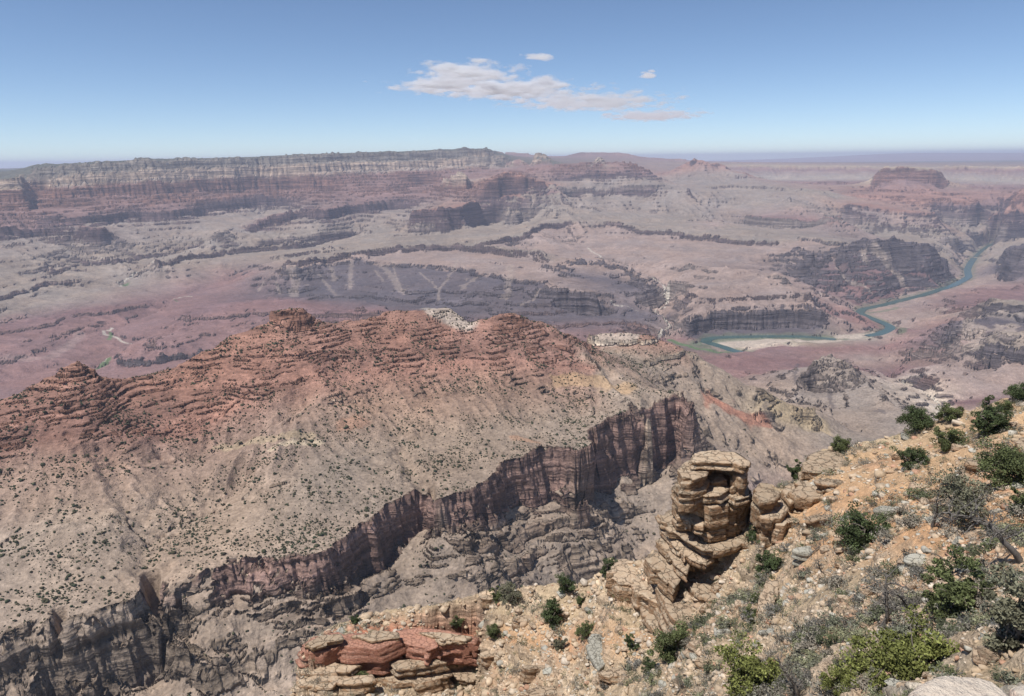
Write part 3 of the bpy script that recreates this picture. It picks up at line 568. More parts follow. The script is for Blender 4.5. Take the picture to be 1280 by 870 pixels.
def grid_mesh(name, X, Y, Z, attrs, mat):
    ny, nx = X.shape; me = bpy.data.meshes.new(name)
    me.vertices.add(nx*ny); me.vertices.foreach_set('co', np.stack([X, Y, Z], -1).astype(np.float32).ravel())
    i = (np.arange(ny-1)[:, None]*nx+np.arange(nx-1)[None, :]).ravel()
    f = np.stack([i, i+1, i+nx+1, i+nx], 1).astype(np.int32)
    me.loops.add(f.size); me.loops.foreach_set('vertex_index', f.ravel())
    me.polygons.add(len(f)); me.polygons.foreach_set('loop_start', np.arange(0, f.size, 4, dtype=np.int32)); me.polygons.foreach_set('loop_total', np.full(len(f), 4, np.int32))
    for k, v in attrs.items():
        a = me.attributes.new(k, 'FLOAT_VECTOR', 'POINT'); a.data.foreach_set('vector', np.ascontiguousarray(v, np.float32).ravel())
    me.update(calc_edges=True); me.shade_smooth(); me.materials.append(mat)
    o = bpy.data.objects.new(name, me); C.objects.link(o); return o
class NT:
    def __init__(s, name):
        s.m = bpy.data.materials.new(name); s.m.use_nodes = True; s.t = s.m.node_tree; s.b = s.t.nodes['Principled BSDF']; s.b.inputs['Roughness'].default_value = .95
        s.b.inputs['Specular IOR Level'].default_value = .15
    def n(s, ty, **kw):
        q = s.t.nodes.new(ty)
        for k, v in kw.items():
            if k in q.inputs: 
                if hasattr(v, 'is_output'): s.t.links.new(v, q.inputs[k])
                else: q.inputs[k].default_value = v
            else: setattr(q, k, v)
        return q
    def l(s, a, b): s.t.links.new(a, b)
    def noise(s, vec, scale, detail=4, rough=.6):
        q = s.n('ShaderNodeTexNoise', Scale=scale, Detail=detail, Roughness=rough); s.l(vec, q.inputs['Vector']); return q.outputs['Fac']
    def mr(s, v, a, b, c, d):
        q = s.n('ShaderNodeMapRange'); s.l(v, q.inputs[0])
        for i, x in enumerate((a, b, c, d)): q.inputs[i+1].default_value = x
        return q.outputs[0]
    def math(s, op, a, b):
        q = s.t.nodes.new('ShaderNodeMath'); q.operation = op
        for i, x in enumerate((a, b)):
            if hasattr(x, 'is_output'): s.l(x, q.inputs[i])
            else: q.inputs[i].default_value = x
        return q.outputs[0]
    def scalecol(s, c, f):
        q = s.t.nodes.new('ShaderNodeVectorMath'); q.operation = 'SCALE'
        if hasattr(c, 'is_output'): s.l(c, q.inputs[0])
        else: q.inputs[0].default_value = c
        s.l(f, q.inputs['Scale']); return q.outputs[0]
    def mix(s, f, a, b):
        q = s.t.nodes.new('ShaderNodeMix'); q.data_type = 'RGBA'
        for i, x in ((0, f), (6, a), (7, b)):
            if hasattr(x, 'is_output'): s.l(x, q.inputs[i])
            else: q.inputs[i].default_value = (tuple(x)+(1,))[:4] if i else x
        return q.outputs[2]
def terrain_mat(name, scales, amp, bump, bdist, beds=(.022, .08, .25), bb=3.):
    M = NT(name); at = M.n('ShaderNodeAttribute', attribute_name='col').outputs['Vector']; g = M.n('ShaderNodeNewGeometry'); p = g.outputs['Position']
    f = None
    for s_, a_ in zip(scales, amp):
        q = M.mr(M.noise(p, s_, 5, .65), .3, .7, 1-a_, 1+a_); f = q if f is None else M.math('MULTIPLY', f, q)
    mk = M.n('ShaderNodeSeparateXYZ'); M.l(M.n('ShaderNodeAttribute', attribute_name='msk').outputs['Vector'], mk.inputs[0]); rk = M.math('MAXIMUM', mk.outputs[0], M.math('MULTIPLY', mk.outputs[1], .45))
    hb = None
    for q_, a_ in zip(beds, (.34, .34, .26)):
        vm = M.t.nodes.new('ShaderNodeVectorMath'); vm.operation = 'MULTIPLY'; M.l(p, vm.inputs[0]); vm.inputs[1].default_value = (q_*.045, q_*.045, q_)
        nb_ = M.noise(vm.outputs[0], 1., 2, .5); v_ = M.mr(nb_, .32, .68, -a_, a_); f = M.math('MULTIPLY', f, M.math('ADD', 1., M.math('MULTIPLY', v_, M.math('ADD', rk, .10))))
        hv = M.math('MULTIPLY', nb_, 1/q_*.28); hb = hv if hb is None else M.math('ADD', hb, hv)
    M.l(M.scalecol(at, f), M.b.inputs['Base Color'])
    h = None
    for s_, a_ in bump:
        q = M.math('MULTIPLY', M.noise(p, s_, 5, .65), a_); h = q if h is None else M.math('ADD', h, q)
    h = M.math('ADD', h, M.math('MULTIPLY', M.math('MULTIPLY', hb, rk), bb))
    bp_ = M.n('ShaderNodeBump', Strength=1.0, Distance=bdist); M.l(h, bp_.inputs['Height']); M.l(bp_.outputs[0], M.b.inputs['Normal'])
    return M.m
m_can = terrain_mat('canyon rock', (.006, .03, .12), (.14, .2, .26), ((.012, 14.), (.06, 5.), (.25, 1.6)), 1.0)
X2, Y2 = crag(X, Y, Z, gx, gy, np.where(RR < 3200, steep, 0), 34., .26)
X2, Y2 = crag(X2, Y2, Z, gx, gy, np.where(RR >= 3200, steep, 0), 110., .07, .8)
can = grid_mesh('canyon_terrain', X2, Y2, Z, {'col': col, 'msk': np.stack([k[..., 0], np.clip(led, 0, 1), k[..., 0]*0], -1)}, m_can); can['kind'] = 'structure'; log('canyon mesh')
CZ = Z.astype(np.float32)
# river water
M = NT('river water'); p = M.n('ShaderNodeNewGeometry').outputs['Position']
M.l(M.mix(M.noise(p, .01, 3), (.032,.075,.062), (.06,.12,.11)), M.b.inputs['Base Color']); M.b.inputs['Roughness'].default_value = .25; M.b.inputs['Specular IOR Level'].default_value = .5
q = M.n('ShaderNodeBump', Strength=.4, Distance=1.); M.l(M.noise(p, .12, 4), q.inputs['Height']); M.l(q.outputs[0], M.b.inputs['Normal'])
vs = []; fs = []
for pts, wd in zip(RIV, (88, 80, 50)):
    p = zpx_world(pts, 0, 2.); t = np.gradient(p, axis=0); t /= np.linalg.norm(t, axis=1)[:, None]
    b = len(vs)
    for a, n in zip(p, t): vs += [(a[0]-n[1]*wd/2, a[1]+n[0]*wd/2, 0), (a[0]+n[1]*wd/2, a[1]-n[0]*wd/2, 0)]
    fs += [(b+2*k, b+2*k+1, b+2*k+3, b+2*k+2) for k in range(len(p)-1)]
me = bpy.data.meshes.new('river'); me.from_pydata(vs, [], fs); me.materials.append(M.m)
o = bpy.data.objects.new('river', me); C.objects.link(o); o['kind'] = 'structure'
# air
M = NT('haze'); M.t.nodes.remove(M.b); v = M.n('ShaderNodeVolumePrincipled'); v.inputs['Color'].default_value = (.72, .80, 1., 1); v.inputs['Density'].default_value = 2.6e-5; v.inputs['Anisotropy'].default_value = .2
M.l(v.outputs[0], M.t.nodes['Material Output'].inputs['Volume'])
me = bpy.data.meshes.new('haze'); x0, y0, z0, x1, y1, z1 = -75000, -3000, float(min(CZ.min(), -6))-1., 75000, 90000, 1760
me.from_pydata([(x, y, z) for x in (x0, x1) for y in (y0, y1) for z in (z0, z1)], [], [(0,1,3,2),(4,6,7,5),(0,4,5,1),(2,3,7,6),(0,2,6,4),(1,5,7,3)]); me.materials.append(M.m)
o = bpy.data.objects.new('haze', me); C.objects.link(o); o['kind'] = 'stuff'
log('haze', z0, float(CZ.max()))

# ------------------------------------------------------------------ the near slope below the viewpoint
N = Field(-46, 46, .1, 3, 430, .004)
NL = N.line
P.update(nsoil=(.50,.30,.165), norange=(.49,.325,.19), npale=(.43,.325,.21), nred=(.40,.165,.10), nrock=(.42,.32,.225), nrockr=(.34,.17,.11), ngrey=(.40,.35,.28))
sil = [(1330,478,150),(1300,484,150),(1280,490,150),(1245,505,148),(1225,508,150),(1200,519,150),(1175,528,149),(1150,535,148),(1120,545,147),(1095,548,147),(1070,555,146),(1050,559,145),(1030,562,143),(1012,567,141),(1004,580,139),(995,597,136),(975,606,134),(960,612,132),(948,622,130),(938,640,126),(925,668,124),(890,680,122),(850,690,121),(822,692,123),(806,698,126),(785,703,128),(768,706,130),(755,720,131),(735,727,132),(700,733,134),(672,735,136),(640,738,138),(625,742,139),(606,738,140),(590,742,141),(560,750,143),(530,755,144),(500,762,146),(470,770,147),(440,777,148),(415,787,148),(395,795,148),(380,803,147),(373,812,146),(372,830,144),(370,850,142.5),(369,872,141.5),(366,900,140)]
NL('sil', sil, 'npale', 'nrock', r=1, back=[(3, -2.5), (12, -26), (60, -190)])
NL('lcl', [(381,806),(400,800),(430,797),(460,795),(500,790),(540,790),(575,795),(590,800)], 'nred', 'nrockr', r=139.5, h=14, dlt=.03, led=1, basecol='npale')
NL('lcl2', [(378,845),(420,842),(470,842),(520,845),(560,848),(600,850)], 'npale', 'nrock', r=134, h=18, dlt=.03, led=1)
NL('m1', [(600,770,137),(660,765,133),(720,765,127),(765,765,121)], 'npale', 'nrock', r=1, led=.3)
NL('m2', [(600,800,132),(660,800,126),(720,800,119),(790,800,109),(850,800,101)], 'nsoil', 'nrock', r=1, led=.2)
NL('m3', [(610,835,127),(680,835,117),(760,835,106),(840,835,95)], 'npale', 'nrock', r=1, led=.5)
NL('m4', [(600,880,121),(680,880,107),(760,880,94),(840,880,81),(900,880,69),(960,880,59),(1040,880,51),(1120,880,43)], 'npale', 'nrock', r=1)
NL('b4', [(1120,880,43),(1200,890,33),(1300,890,27)], 'npale', 'ngrey', r=1)
NL('b5', [(300,1000,120),(600,1000,95),(900,1000,50),(1200,1000,22),(1330,1000,16)], 'npale', 'nrock', r=1)
NL('pn', [(775,740,122),(800,770,116),(825,800,110)], 'npale', 'nrock', r=1, h=12, dlt=.02)
NL('pb', [(850,745,113),(880,760,110),(910,755,109),(945,730,110),(950,700,113),(948,665,118)], 'npale', 'nrock', r=1, led=.2)
NL('c1', [(860,800,98),(900,800,90),(960,800,80),(1040,800,68),(1120,800,58),(1200,800,49),(1290,800,41),(1330,800,38)], 'npale', 'nrock', r=1)
NL('c2', [(950,740,100),(1000,740,93),(1080,740,82),(1150,740,72),(1220,740,64),(1290,740,56)], 'npale', 'nrock', r=1)
NL('c3', [(975,680,114),(1040,680,102),(1100,680,94),(1170,680,85),(1240,680,77),(1300,680,70)], 'nsoil', 'nrock', r=1)
NL('c4', [(1000,635,125),(1060,630,117),(1120,630,110),(1190,630,102),(1250,630,95),(1320,630,88)], 'nsoil', 'nrock', r=1)
NL('c5', [(1012,590,134),(1060,592,128),(1120,590,124),(1190,590,116),(1250,590,109),(1320,590,103)], 'norange', 'nrock', r=1)
NL('c6', [(1060,570,139),(1120,566,136),(1180,560,131),(1240,550,127),(1290,545,124),(1330,540,122)], 'norange', 'nrock', r=1)
NL('c7', [(1180,538,142),(1230,525,139),(1280,515,137),(1330,508,135)], 'norange', 'nrock', r=1)
for k in np.linspace(-44, 44, 300):
    N.vis.append(['', np.array([R(k)]), np.array([6.6/7]), np.array([math.log(7.)]), P['npale']+P['nrock']+(0.,), 1.])
N.put(np.radians(np.linspace(-46, 46, 600)), np.full(600, 3.2), np.full(600, ZC-1.9), P['npale']+P['nrock']+(0.,))
N.settle(); N.solve(); log('near solved')
r0n, r1n = 4., 262.
nl = np.linspace(math.log(r0n), math.log(r1n), 1180); nt_ = np.linspace(R(-30), R(45.5), 1250)
TH, LR = np.meshgrid(nt_, nl); RR = np.exp(LR); X = RR*np.sin(TH); Y = RR*np.cos(TH)
wx = np.zeros_like(X); wy = np.zeros_like(X)
for k, (wl, a) in enumerate([(22, .05), (9, .10), (3.6, .14), (1.5, .13)]):
    m = RR*.004 < wl*.5
    wx[m] += noise(X[m]/wl, Y[m]/wl, 340+k)*wl*a*1.5; wy[m] += noise(X[m]/wl, Y[m]/wl, 360+k)*wl*a*1.5
Xw = X+wx; Yw = Y+wy; S = N.sample(np.arctan2(Xw, Yw), .5*np.log(Xw**2+Yw**2))
Z = S[..., 0].astype(np.float64); led = np.maximum(S[..., 7], 0); gx, gy = N.grad(TH, LR); slope = np.hypot(gx, gy)
rocky = np.clip(.5+1.6*fbm(X/16, Y/16, 3, 400)+.5*led-.35*sstep(118, 135, RR)*sstep(R(22), R(28), TH), 0, 1)
for k, (wl, a) in enumerate([(24, .03), (9, .05), (4, .06), (1.8, .075), (.8, .08)]):
    m = RR*.0037 < wl*.45
    Z[m] += noise(X[m]/wl, Y[m]/wl, 420+k)*wl*a*(.5+.9*rocky[m])
Z += gullies(X, Y, gx, gy, 9., 440)*.35+gullies(X, Y, gx, gy, 3.5, 441)*.14
blk = np.zeros_like(Z)
for wl, hh, sd in ((5.5, .9, 1), (2.2, .5, 2), (1.0, .26, 3)):
    ang = .6; u = (X*math.cos(ang)+Y*math.sin(ang))/wl+.4*noise(X/wl/2, Y/wl/2, 8); v = (-X*math.sin(ang)+Y*math.cos(ang))/(wl*.62)+.4*noise(X/wl/2, Y/wl/2, 9)
    f1, f2, idv = worley(u, v, 450+sd); pm = np.clip(noise(X/(wl*5), Y/(wl*5), 460+sd)*2.2-.1+led*.8, 0, 1)*rocky
    b = sstep(.03, .16, f2-f1)*np.where(idv > .35, idv, 0)*hh*pm; Z += b; blk = np.maximum(blk, b/hh)
for lam in (2.6, 1.1):
    m = led > .05; zz = Z[m]+.12*X[m]*.3; jit = noise(X[m]/(lam*5), Y[m]/(lam*5), 9)*lam*.5
    Z[m] += (terr(zz+jit, lam, .12)-zz-jit)*np.clip(led[m], 0, 1)*.85*np.clip(.5+1.4*noise(X[m]/(lam*7), Y[m]/(lam*7), 19), 0, 1)
dzr = np.gradient(Z, axis=0)/np.gradient(RR, axis=0); dzt = np.gradient(Z, axis=1)/(RR*(nt_[1]-nt_[0])); steep = np.hypot(dzr, dzt)
ground = S[..., 1:4].astype(np.float32).copy(); rock = S[..., 4:7].astype(np.float32).copy()
bed = noise1((Z+.1*X)/1.9, 13)+.6*noise1((Z+.1*X)/.8, 14)
rock *= (1+.35*bed*np.clip(.3+led, 0, 1)+.2*noise(X/3, Y/3, 33))[..., None]
ground *= (1+.22*fbm(X/7, Y/7, 5, 500))[..., None]
k = np.clip(sstep(.9, 1.7, steep)*.8+blk*.75, 0, 1)[..., None]
pink = sstep(.2, .5, noise(X/14, Y/14, 520))[..., None]*.22
ground = ground*(1-pink)+np.array(P['nred'], np.float32)*pink*1.1
col = ground*(1-k)+rock*k
m_near = terrain_mat('near slope stone and soil', (.25, 1.3, 6.), (.14, .25, .3), ((1.2, .5), (5., .22), (18., .08)), .8, (.5, 1.6, 5.), 1.)
X2, Y2 = crag(X, Y, Z, gx, gy, steep, 3.2, .2, 1.2)
near = grid_mesh('rocky_slope', X2, Y2, Z, {'col': col, 'msk': np.stack([k[..., 0], np.clip(led, 0, 1), k[..., 0]*0], -1)}, m_near); near['kind'] = 'structure'
NZ = Z.astype(np.float32); log('near mesh')
def nheight(x, y):
    th = math.atan2(x, y); l = .5*math.log(x*x+y*y)
    i = (l-nl[0])/(nl[1]-nl[0]); j = (th-nt_[0])/(nt_[1]-nt_[0])
    i = min(max(i, 0), len(nl)-2.001); j = min(max(j, 0), len(nt_)-2.001); a, b = int(i), int(j); u, v = i-a, j-b
    return float((NZ[a, b]*(1-u)+NZ[a+1, b]*u)*(1-v)+(NZ[a, b+1]*(1-u)+NZ[a+1, b+1]*u)*v)
def hit(px, py):
    """where the photo's ray first meets the near slope"""
    th, t = ray(px, py); j = int(round((float(th)-nt_[0])/(nt_[1]-nt_[0]))); r = np.exp(nl); col_ = NZ[:, j]
    k = np.nonzero((col_ >= ZC-float(t)*r) & (r > 9))[0]
    if not len(k): return None
    return np.array([r[k[0]]*math.sin(th), r[k[0]]*math.cos(th), float(col_[k[0]])])

# ------------------------------------------------------------------ generic builders
def mesh_obj(name, v, f, mat, parent=None, loc=None, attrs=None, smooth=False):
    v = np.asarray(v, np.float32); f = np.asarray(f, np.int32); me = bpy.data.meshes.new(name); k = f.shape[1]
    me.vertices.add(len(v)); me.vertices.foreach_set('co', v.ravel()); me.loops.add(f.size); me.loops.foreach_set('vertex_index', f.ravel())
    me.polygons.add(len(f)); me.polygons.foreach_set('loop_start', np.arange(0, f.size, k, dtype=np.int32)); me.polygons.foreach_set('loop_total', np.full(len(f), k, np.int32))
    for n, a in (attrs or {}).items():
        at = me.attributes.new(n, 'FLOAT_VECTOR', 'POINT'); at.data.foreach_set('vector', np.ascontiguousarray(a, np.float32).ravel())
    me.update(calc_edges=True)
    if smooth: me.shade_smooth()
    me.materials.append(mat); o = bpy.data.objects.new(name, me); C.objects.link(o)
    if parent: o.parent = parent
    if loc is not None: o.location = loc
    return o
def tag(o, label, cat, group=None):
    o['label'] = label; o['category'] = cat
    if group: o['group'] = group
    return o
def thing(name, loc, label, cat, group=None):
    o = bpy.data.objects.new(name, None); C.objects.link(o); o.location = loc; o.empty_display_size = .3
    return tag(o, label, cat, group)
def copy_tree(o, loc, rz=0., scale=1., parent=None):
    c = o.copy(); C.objects.link(c); c.parent = parent
    if parent is None: c.location = loc; c.rotation_euler = (0, 0, rz); c.scale = (scale,)*3 if np.isscalar(scale) else scale
    for ch in o.children:
        d = ch.copy(); C.objects.link(d); d.parent = c
    return c
def attr_mat(name, amp=.3, scale=4., rough=.9, trans=0.):
    M = NT(name); at = M.n('ShaderNodeAttribute', attribute_name='col').outputs['Vector']; tc = M.n('ShaderNodeTexCoord').outputs['Object']
    M.l(M.scalecol(at, M.mr(M.noise(tc, scale, 3), .3, .7, 1-amp, 1+amp)), M.b.inputs['Base Color']); M.b.inputs['Roughness'].default_value = rough
    return M.m
m_leaf = attr_mat('juniper foliage', .35, 1.5, .75); m_sage = attr_mat('sage foliage', .25, 3., .85); m_bark = attr_mat('grey bark', .3, 6., .9); m_scrub = attr_mat('far scrub', .2, .2, .9)
def rock_mat(name, base, dark, lich, sc_=1., ck=1.):
    M = NT(name); tc = M.n('ShaderNodeTexCoord').outputs['Object']; at = M.n('ShaderNodeObjectInfo').outputs['Random']
    vm = M.t.nodes.new('ShaderNodeVectorMath'); vm.operation = 'MULTIPLY'; M.l(tc, vm.inputs[0]); vm.inputs[1].default_value = (.35*sc_, .35*sc_, 3.2*sc_)
    bedn = M.noise(vm.outputs[0], 1., 6, .65); n1 = M.noise(tc, 1.1*sc_, 8, .7); n2 = M.noise(tc, 7*sc_, 6, .7)
    c = M.mix(M.mr(bedn, .35, .62, 0, 1), base, dark); c = M.mix(M.mr(n1, .5, .62, 0, .75), c, lich)
    nz_ = M.n('ShaderNodeSeparateXYZ'); M.l(M.n('ShaderNodeNewGeometry').outputs['True Normal'], nz_.inputs[0]); c = M.mix(M.mr(nz_.outputs[2], .45, .85, 0, .5), c, tuple(min(.7, x*1.15+.02) for x in lich))
    c = M.mix(M.mr(n2, .5, .72, 0, .55), c, tuple(x*.55 for x in dark))
    vo = M.n('ShaderNodeTexVoronoi', feature='DISTANCE_TO_EDGE'); v2 = M.t.nodes.new('ShaderNodeVectorMath'); v2.operation = 'MULTIPLY_ADD'; nn = M.n('ShaderNodeTexNoise', Scale=1.5*sc_, Detail=4.); M.l(tc, nn.inputs['Vector']); M.l(nn.outputs['Color'], v2.inputs[0]); v2.inputs[1].default_value = (.7,)*3
    v3 = M.t.nodes.new('ShaderNodeVectorMath'); v3.operation = 'MULTIPLY'; M.l(tc, v3.inputs[0]); v3.inputs[1].default_value = (.55*sc_, .55*sc_, 1.3*sc_); M.l(v3.outputs[0], v2.inputs[2]); M.l(v2.outputs[0], vo.inputs['Vector']); vo.inputs['Scale'].default_value = 1.
    crack = M.mr(vo.outputs['Distance'], 0, .05, 0, 1)
    c = M.mix(M.mr(vo.outputs['Distance'], 0, .03, .6*ck, 0), c, tuple(x*.3 for x in dark)); M.l(M.scalecol(c, M.mr(at, 0, 1, .85, 1.15)), M.b.inputs['Base Color'])
    h = M.math('ADD', M.math('MULTIPLY', crack, .35*ck), M.math('MULTIPLY', bedn, .5)); h = M.math('ADD', h, M.math('ADD', M.math('MULTIPLY', n1, .6), M.math('MULTIPLY', n2, .16)))
    b = M.n('ShaderNodeBump', Strength=1., Distance=.55/sc_); M.l(h, b.inputs['Height']); M.l(b.outputs[0], M.b.inputs['Normal']); return M.m
m_pin = rock_mat('layered buff limestone', (.42,.285,.175), (.30,.175,.10), (.44,.36,.26), .9)
m_boul = rock_mat('buff boulder stone', (.46,.35,.25), (.34,.22,.14), (.44,.345,.24), 2.)
m_grey = rock_mat('lichened grey stone', (.38,.36,.30), (.30,.27,.21), (.37,.355,.30), 2.)
m_redr = rock_mat('red stone', (.38,.18,.11), (.28,.12,.085), (.40,.22,.155), 2.)
# ---- scrub dots on the butte
def canyon_h(x, y):
    th = np.arctan2(x, y); l = np.log(np.hypot(x, y)); i = np.interp(l, lrs, np.arange(len(lrs))); j = (th-ths[0])/(ths[1]-ths[0])
    i = np.clip(i, 0, len(lrs)-1.001); j = np.clip(j, 0, len(ths)-1.001); a = i.astype(int); b = j.astype(int); u = i-a; v = j-b
    return (CZ[a, b]*(1-u)+CZ[a+1, b]*u)*(1-v)+(CZ[a, b+1]*(1-u)+CZ[a+1, b+1]*u)*v
ico_v = []; g_ = (1+5**.5)/2
for a in (-1, 1):
    for b in (-g_, g_): ico_v += [(0, a, b), (a, b, 0), (b, 0, a)]
ico_v = np.array(ico_v)/math.hypot(1, g_)
from itertools import combinations
ico_f = [t for t in combinations(range(12), 3) if all(abs(np.linalg.norm(ico_v[a]-ico_v[b])-1.0515) < .01 for a, b in combinations(t, 2))]
ico_f = np.array([t if np.dot(np.cross(ico_v[t[1]]-ico_v[t[0]], ico_v[t[2]]-ico_v[t[0]]), ico_v[t[0]]) > 0 else (t[0], t[2], t[1]) for t in ico_f])
def blobs(name, P_, sz, cols, mat, flat=.8):
    n = len(P_); jit = 1+.35*rng.standard_normal((n, 12, 1)).clip(-1.5, 1.5); v = ico_v[None]*jit*sz[:, None, None]*np.array([1, 1, flat])
    a = rng.uniform(0, 6.28, n); ca, sa = np.cos(a)[:, None], np.sin(a)[:, None]
    v = np.stack([v[..., 0]*ca-v[..., 1]*sa, v[..., 0]*sa+v[..., 1]*ca, v[..., 2]], -1)+P_[:, None, :]
    f = ico_f[None]+np.arange(n)[:, None, None]*12
    return mesh_obj(name, v.reshape(-1, 3), f.reshape(-1, 3), mat, attrs={'col': np.repeat(cols, 12, 0)})
n = 260000; th = rng.uniform(R(-43), R(20), n); r = np.sqrt(rng.uniform(850**2, 2750**2, n)); x = r*np.sin(th); y = r*np.cos(th)
h = canyon_h(x, y); e = 6.; sx = (canyon_h(x+e, y)-h)/e; sy = (canyon_h(x, y+e)-h)/e; sl_ = np.hypot(sx, sy)
dens = np.clip(.36+2.*fbm(x/120, y/120, 5, 600, .65), 0.03, 1)*(sl_ < .9)*np.where(h > 715, 1, .22)*np.where(r > 2500, .6, 1)
dens *= np.where((h > 700) & (r < 1500), 1.25, 1)
k = rng.uniform(0, 1, n) < dens*.62; x, y, h, r = x[k], y[k], h[k], r[k]; sz = rng.gamma(1.8, .52, len(x)).clip(.25, 4.)+.42
c = np.array([.042, .05, .028])*rng.uniform(.7, 1.5, (len(x), 1)); c[:, 0] *= rng.uniform(.9, 1.4, len(x))
o = blobs('distant_scrub', np.stack([x, y, h+sz*.35], 1), sz, c, m_scrub); o['kind'] = 'stuff'; log('scrub', len(x))

# ---- trees and bushes
def tube(path, rads, seg=5):
    path = np.asarray(path, float); n = len(path); t = np.gradient(path, axis=0); t /= np.linalg.norm(t, axis=1)[:, None]+1e-9
    up = np.array([.3, .2, 1.]); a = np.cross(t, up); a /= np.linalg.norm(a, axis=1)[:, None]+1e-9; b = np.cross(t, a)
    an = np.arange(seg)*2*math.pi/seg; v = path[:, None]+(a[:, None]*np.cos(an)[None, :, None]+b[:, None]*np.sin(an)[None, :, None])*np.asarray(rads)[:, None, None]
    f = [(i*seg+j, i*seg+(j+1) % seg, (i+1)*seg+(j+1) % seg, (i+1)*seg+j) for i in range(n-1) for j in range(seg)]
    return v.reshape(-1, 3), np.array(f)
class Acc:
    def __init__(s): s.v = []; s.f = []; s.n = 0
    def add(s, v, f): s.v.append(v); s.f.append(np.asarray(f)+s.n); s.n += len(v)
    def obj(s, name, mat, col, parent=None, jit=.15):
        v = np.concatenate(s.v); f = np.concatenate(s.f); c = np.array(col)[None]*rng.uniform(1-jit, 1+jit, (len(v), 1))
        return mesh_obj(name, v, f, mat, parent, attrs={'col': c})
def wander(p, d, ln, n, wob, lift=0.):
    p = np.array(p, float); d = np.array(d, float); out = [p.copy()]
    for _ in range(n):
        d = d+rng.normal(0, wob, 3)+np.array([0, 0, lift]); d /= np.linalg.norm(d); p = p+d*ln/n; out.append(p.copy())
    return np.array(out)
def leaves(centres, rad, per, size, colr, squash=.75):
    """tufts of small crossed faces round each centre"""
    n = len(centres); m = per; d = rng.standard_normal((n, m, 3)); d /= np.linalg.norm(d, axis=-1, keepdims=True); rr = rng.uniform(.35, 1., (n, m, 1))**.6
    c = centres[:, None]+d*rr*rad[:, None, None]*np.array([1, 1, squash]); c = c.reshape(-1, 3); N_ = len(c)
    a = rng.standard_normal((N_, 3)); a /= np.linalg.norm(a, axis=1)[:, None]; b = np.cross(a, rng.standard_normal((N_, 3))); b /= np.linalg.norm(b, axis=1)[:, None]
    s1 = size*rng.uniform(.5, 1.3, (N_, 1)); v = np.stack([c-a*s1, c+b*s1*.55, c+a*s1, c-b*s1*.55], 1).reshape(-1, 3)
    f = np.arange(N_*4).reshape(-1, 4); cc = np.repeat(np.repeat(np.array(colr)[None]*rng.uniform(.65, 1.45, (n, 1)), m, 0)*rng.uniform(.8, 1.25, (N_, 1)), 4, 0)
    return v, f, cc
def make_tree(name, loc, w, h, col_, label, cat='tree', dens=1., bare=0., group=None, lean=0.):
    t = thing(name, loc, label, cat, group); A = Acc(); tips = []
    nb = 3 if h > 2.5 else 2
    for k in range(nb):
        an = rng.uniform(0, 6.28); d = np.array([math.cos(an)*.35+lean, math.sin(an)*.35, 1.]); p = wander((0, 0, -.3), d, h*.62+.3, 7, .13)
        A.add(*tube(p, np.linspace(.055*h/ nb**.4, .02*h, 8)*(1 if k == 0 else .7), 6)); tips += list(p[3:])
        for q in p[2:]:
            for _ in range(2):
                an = rng.uniform(0, 6.28); dd = (math.cos(an), math.sin(an), rng.uniform(.0, .7)); pl = wander(q, dd, w*rng.uniform(.28, .52), 5, .25)
                A.add(*tube(pl, np.linspace(.014*h, .004*h, 6), 4)); tips += list(pl[2:])
    A.obj('trunk', m_bark, (.16, .135, .11), t)
    tips = np.array(tips); tips = tips[tips[:, 2] > h*.06]
    keep = rng.uniform(size=len(tips)) > bare; tips = tips[keep] if keep.any() else tips
    tips += rng.normal(0, .05*w, tips.shape); q = tips[rng.integers(0, len(tips), int(46*dens))]
    # low skirt so that the crown reaches near the ground, as junipers do
    n2 = int(15*dens); an = rng.uniform(0, 6.28, n2); rr = w*.5*np.sqrt(rng.uniform(.05, .95, n2)); zz = h*rng.uniform(.08, .95, n2)
    ok = rr < w*.5*np.sqrt(np.clip(1-((zz/h-.38)/.62)**2, 0, 1))*1.02
    q = np.concatenate([q, np.stack([rr*np.cos(an), rr*np.sin(an), zz], 1)[ok]])
    q[:, 2] = np.minimum(q[:, 2], h*.95); rad = rng.uniform(.09, .19, len(q))*w
    v, f, c = leaves(q, rad, int(120*dens**.3), .030*(w+h)/2*.62+.035, col_)
    mesh_obj('crown', v, f, m_leaf, t, attrs={'col': c}); return t
def px_size(p, n): return n*math.sqrt(p[0]**2+p[1]**2+(ZC-p[2])**2)/F
JG = (.095, .11, .045); JD = (.065, .085, .036); JY = (.14, .15, .045); JS = (.135, .13, .085); PG = (.085, .095, .05)
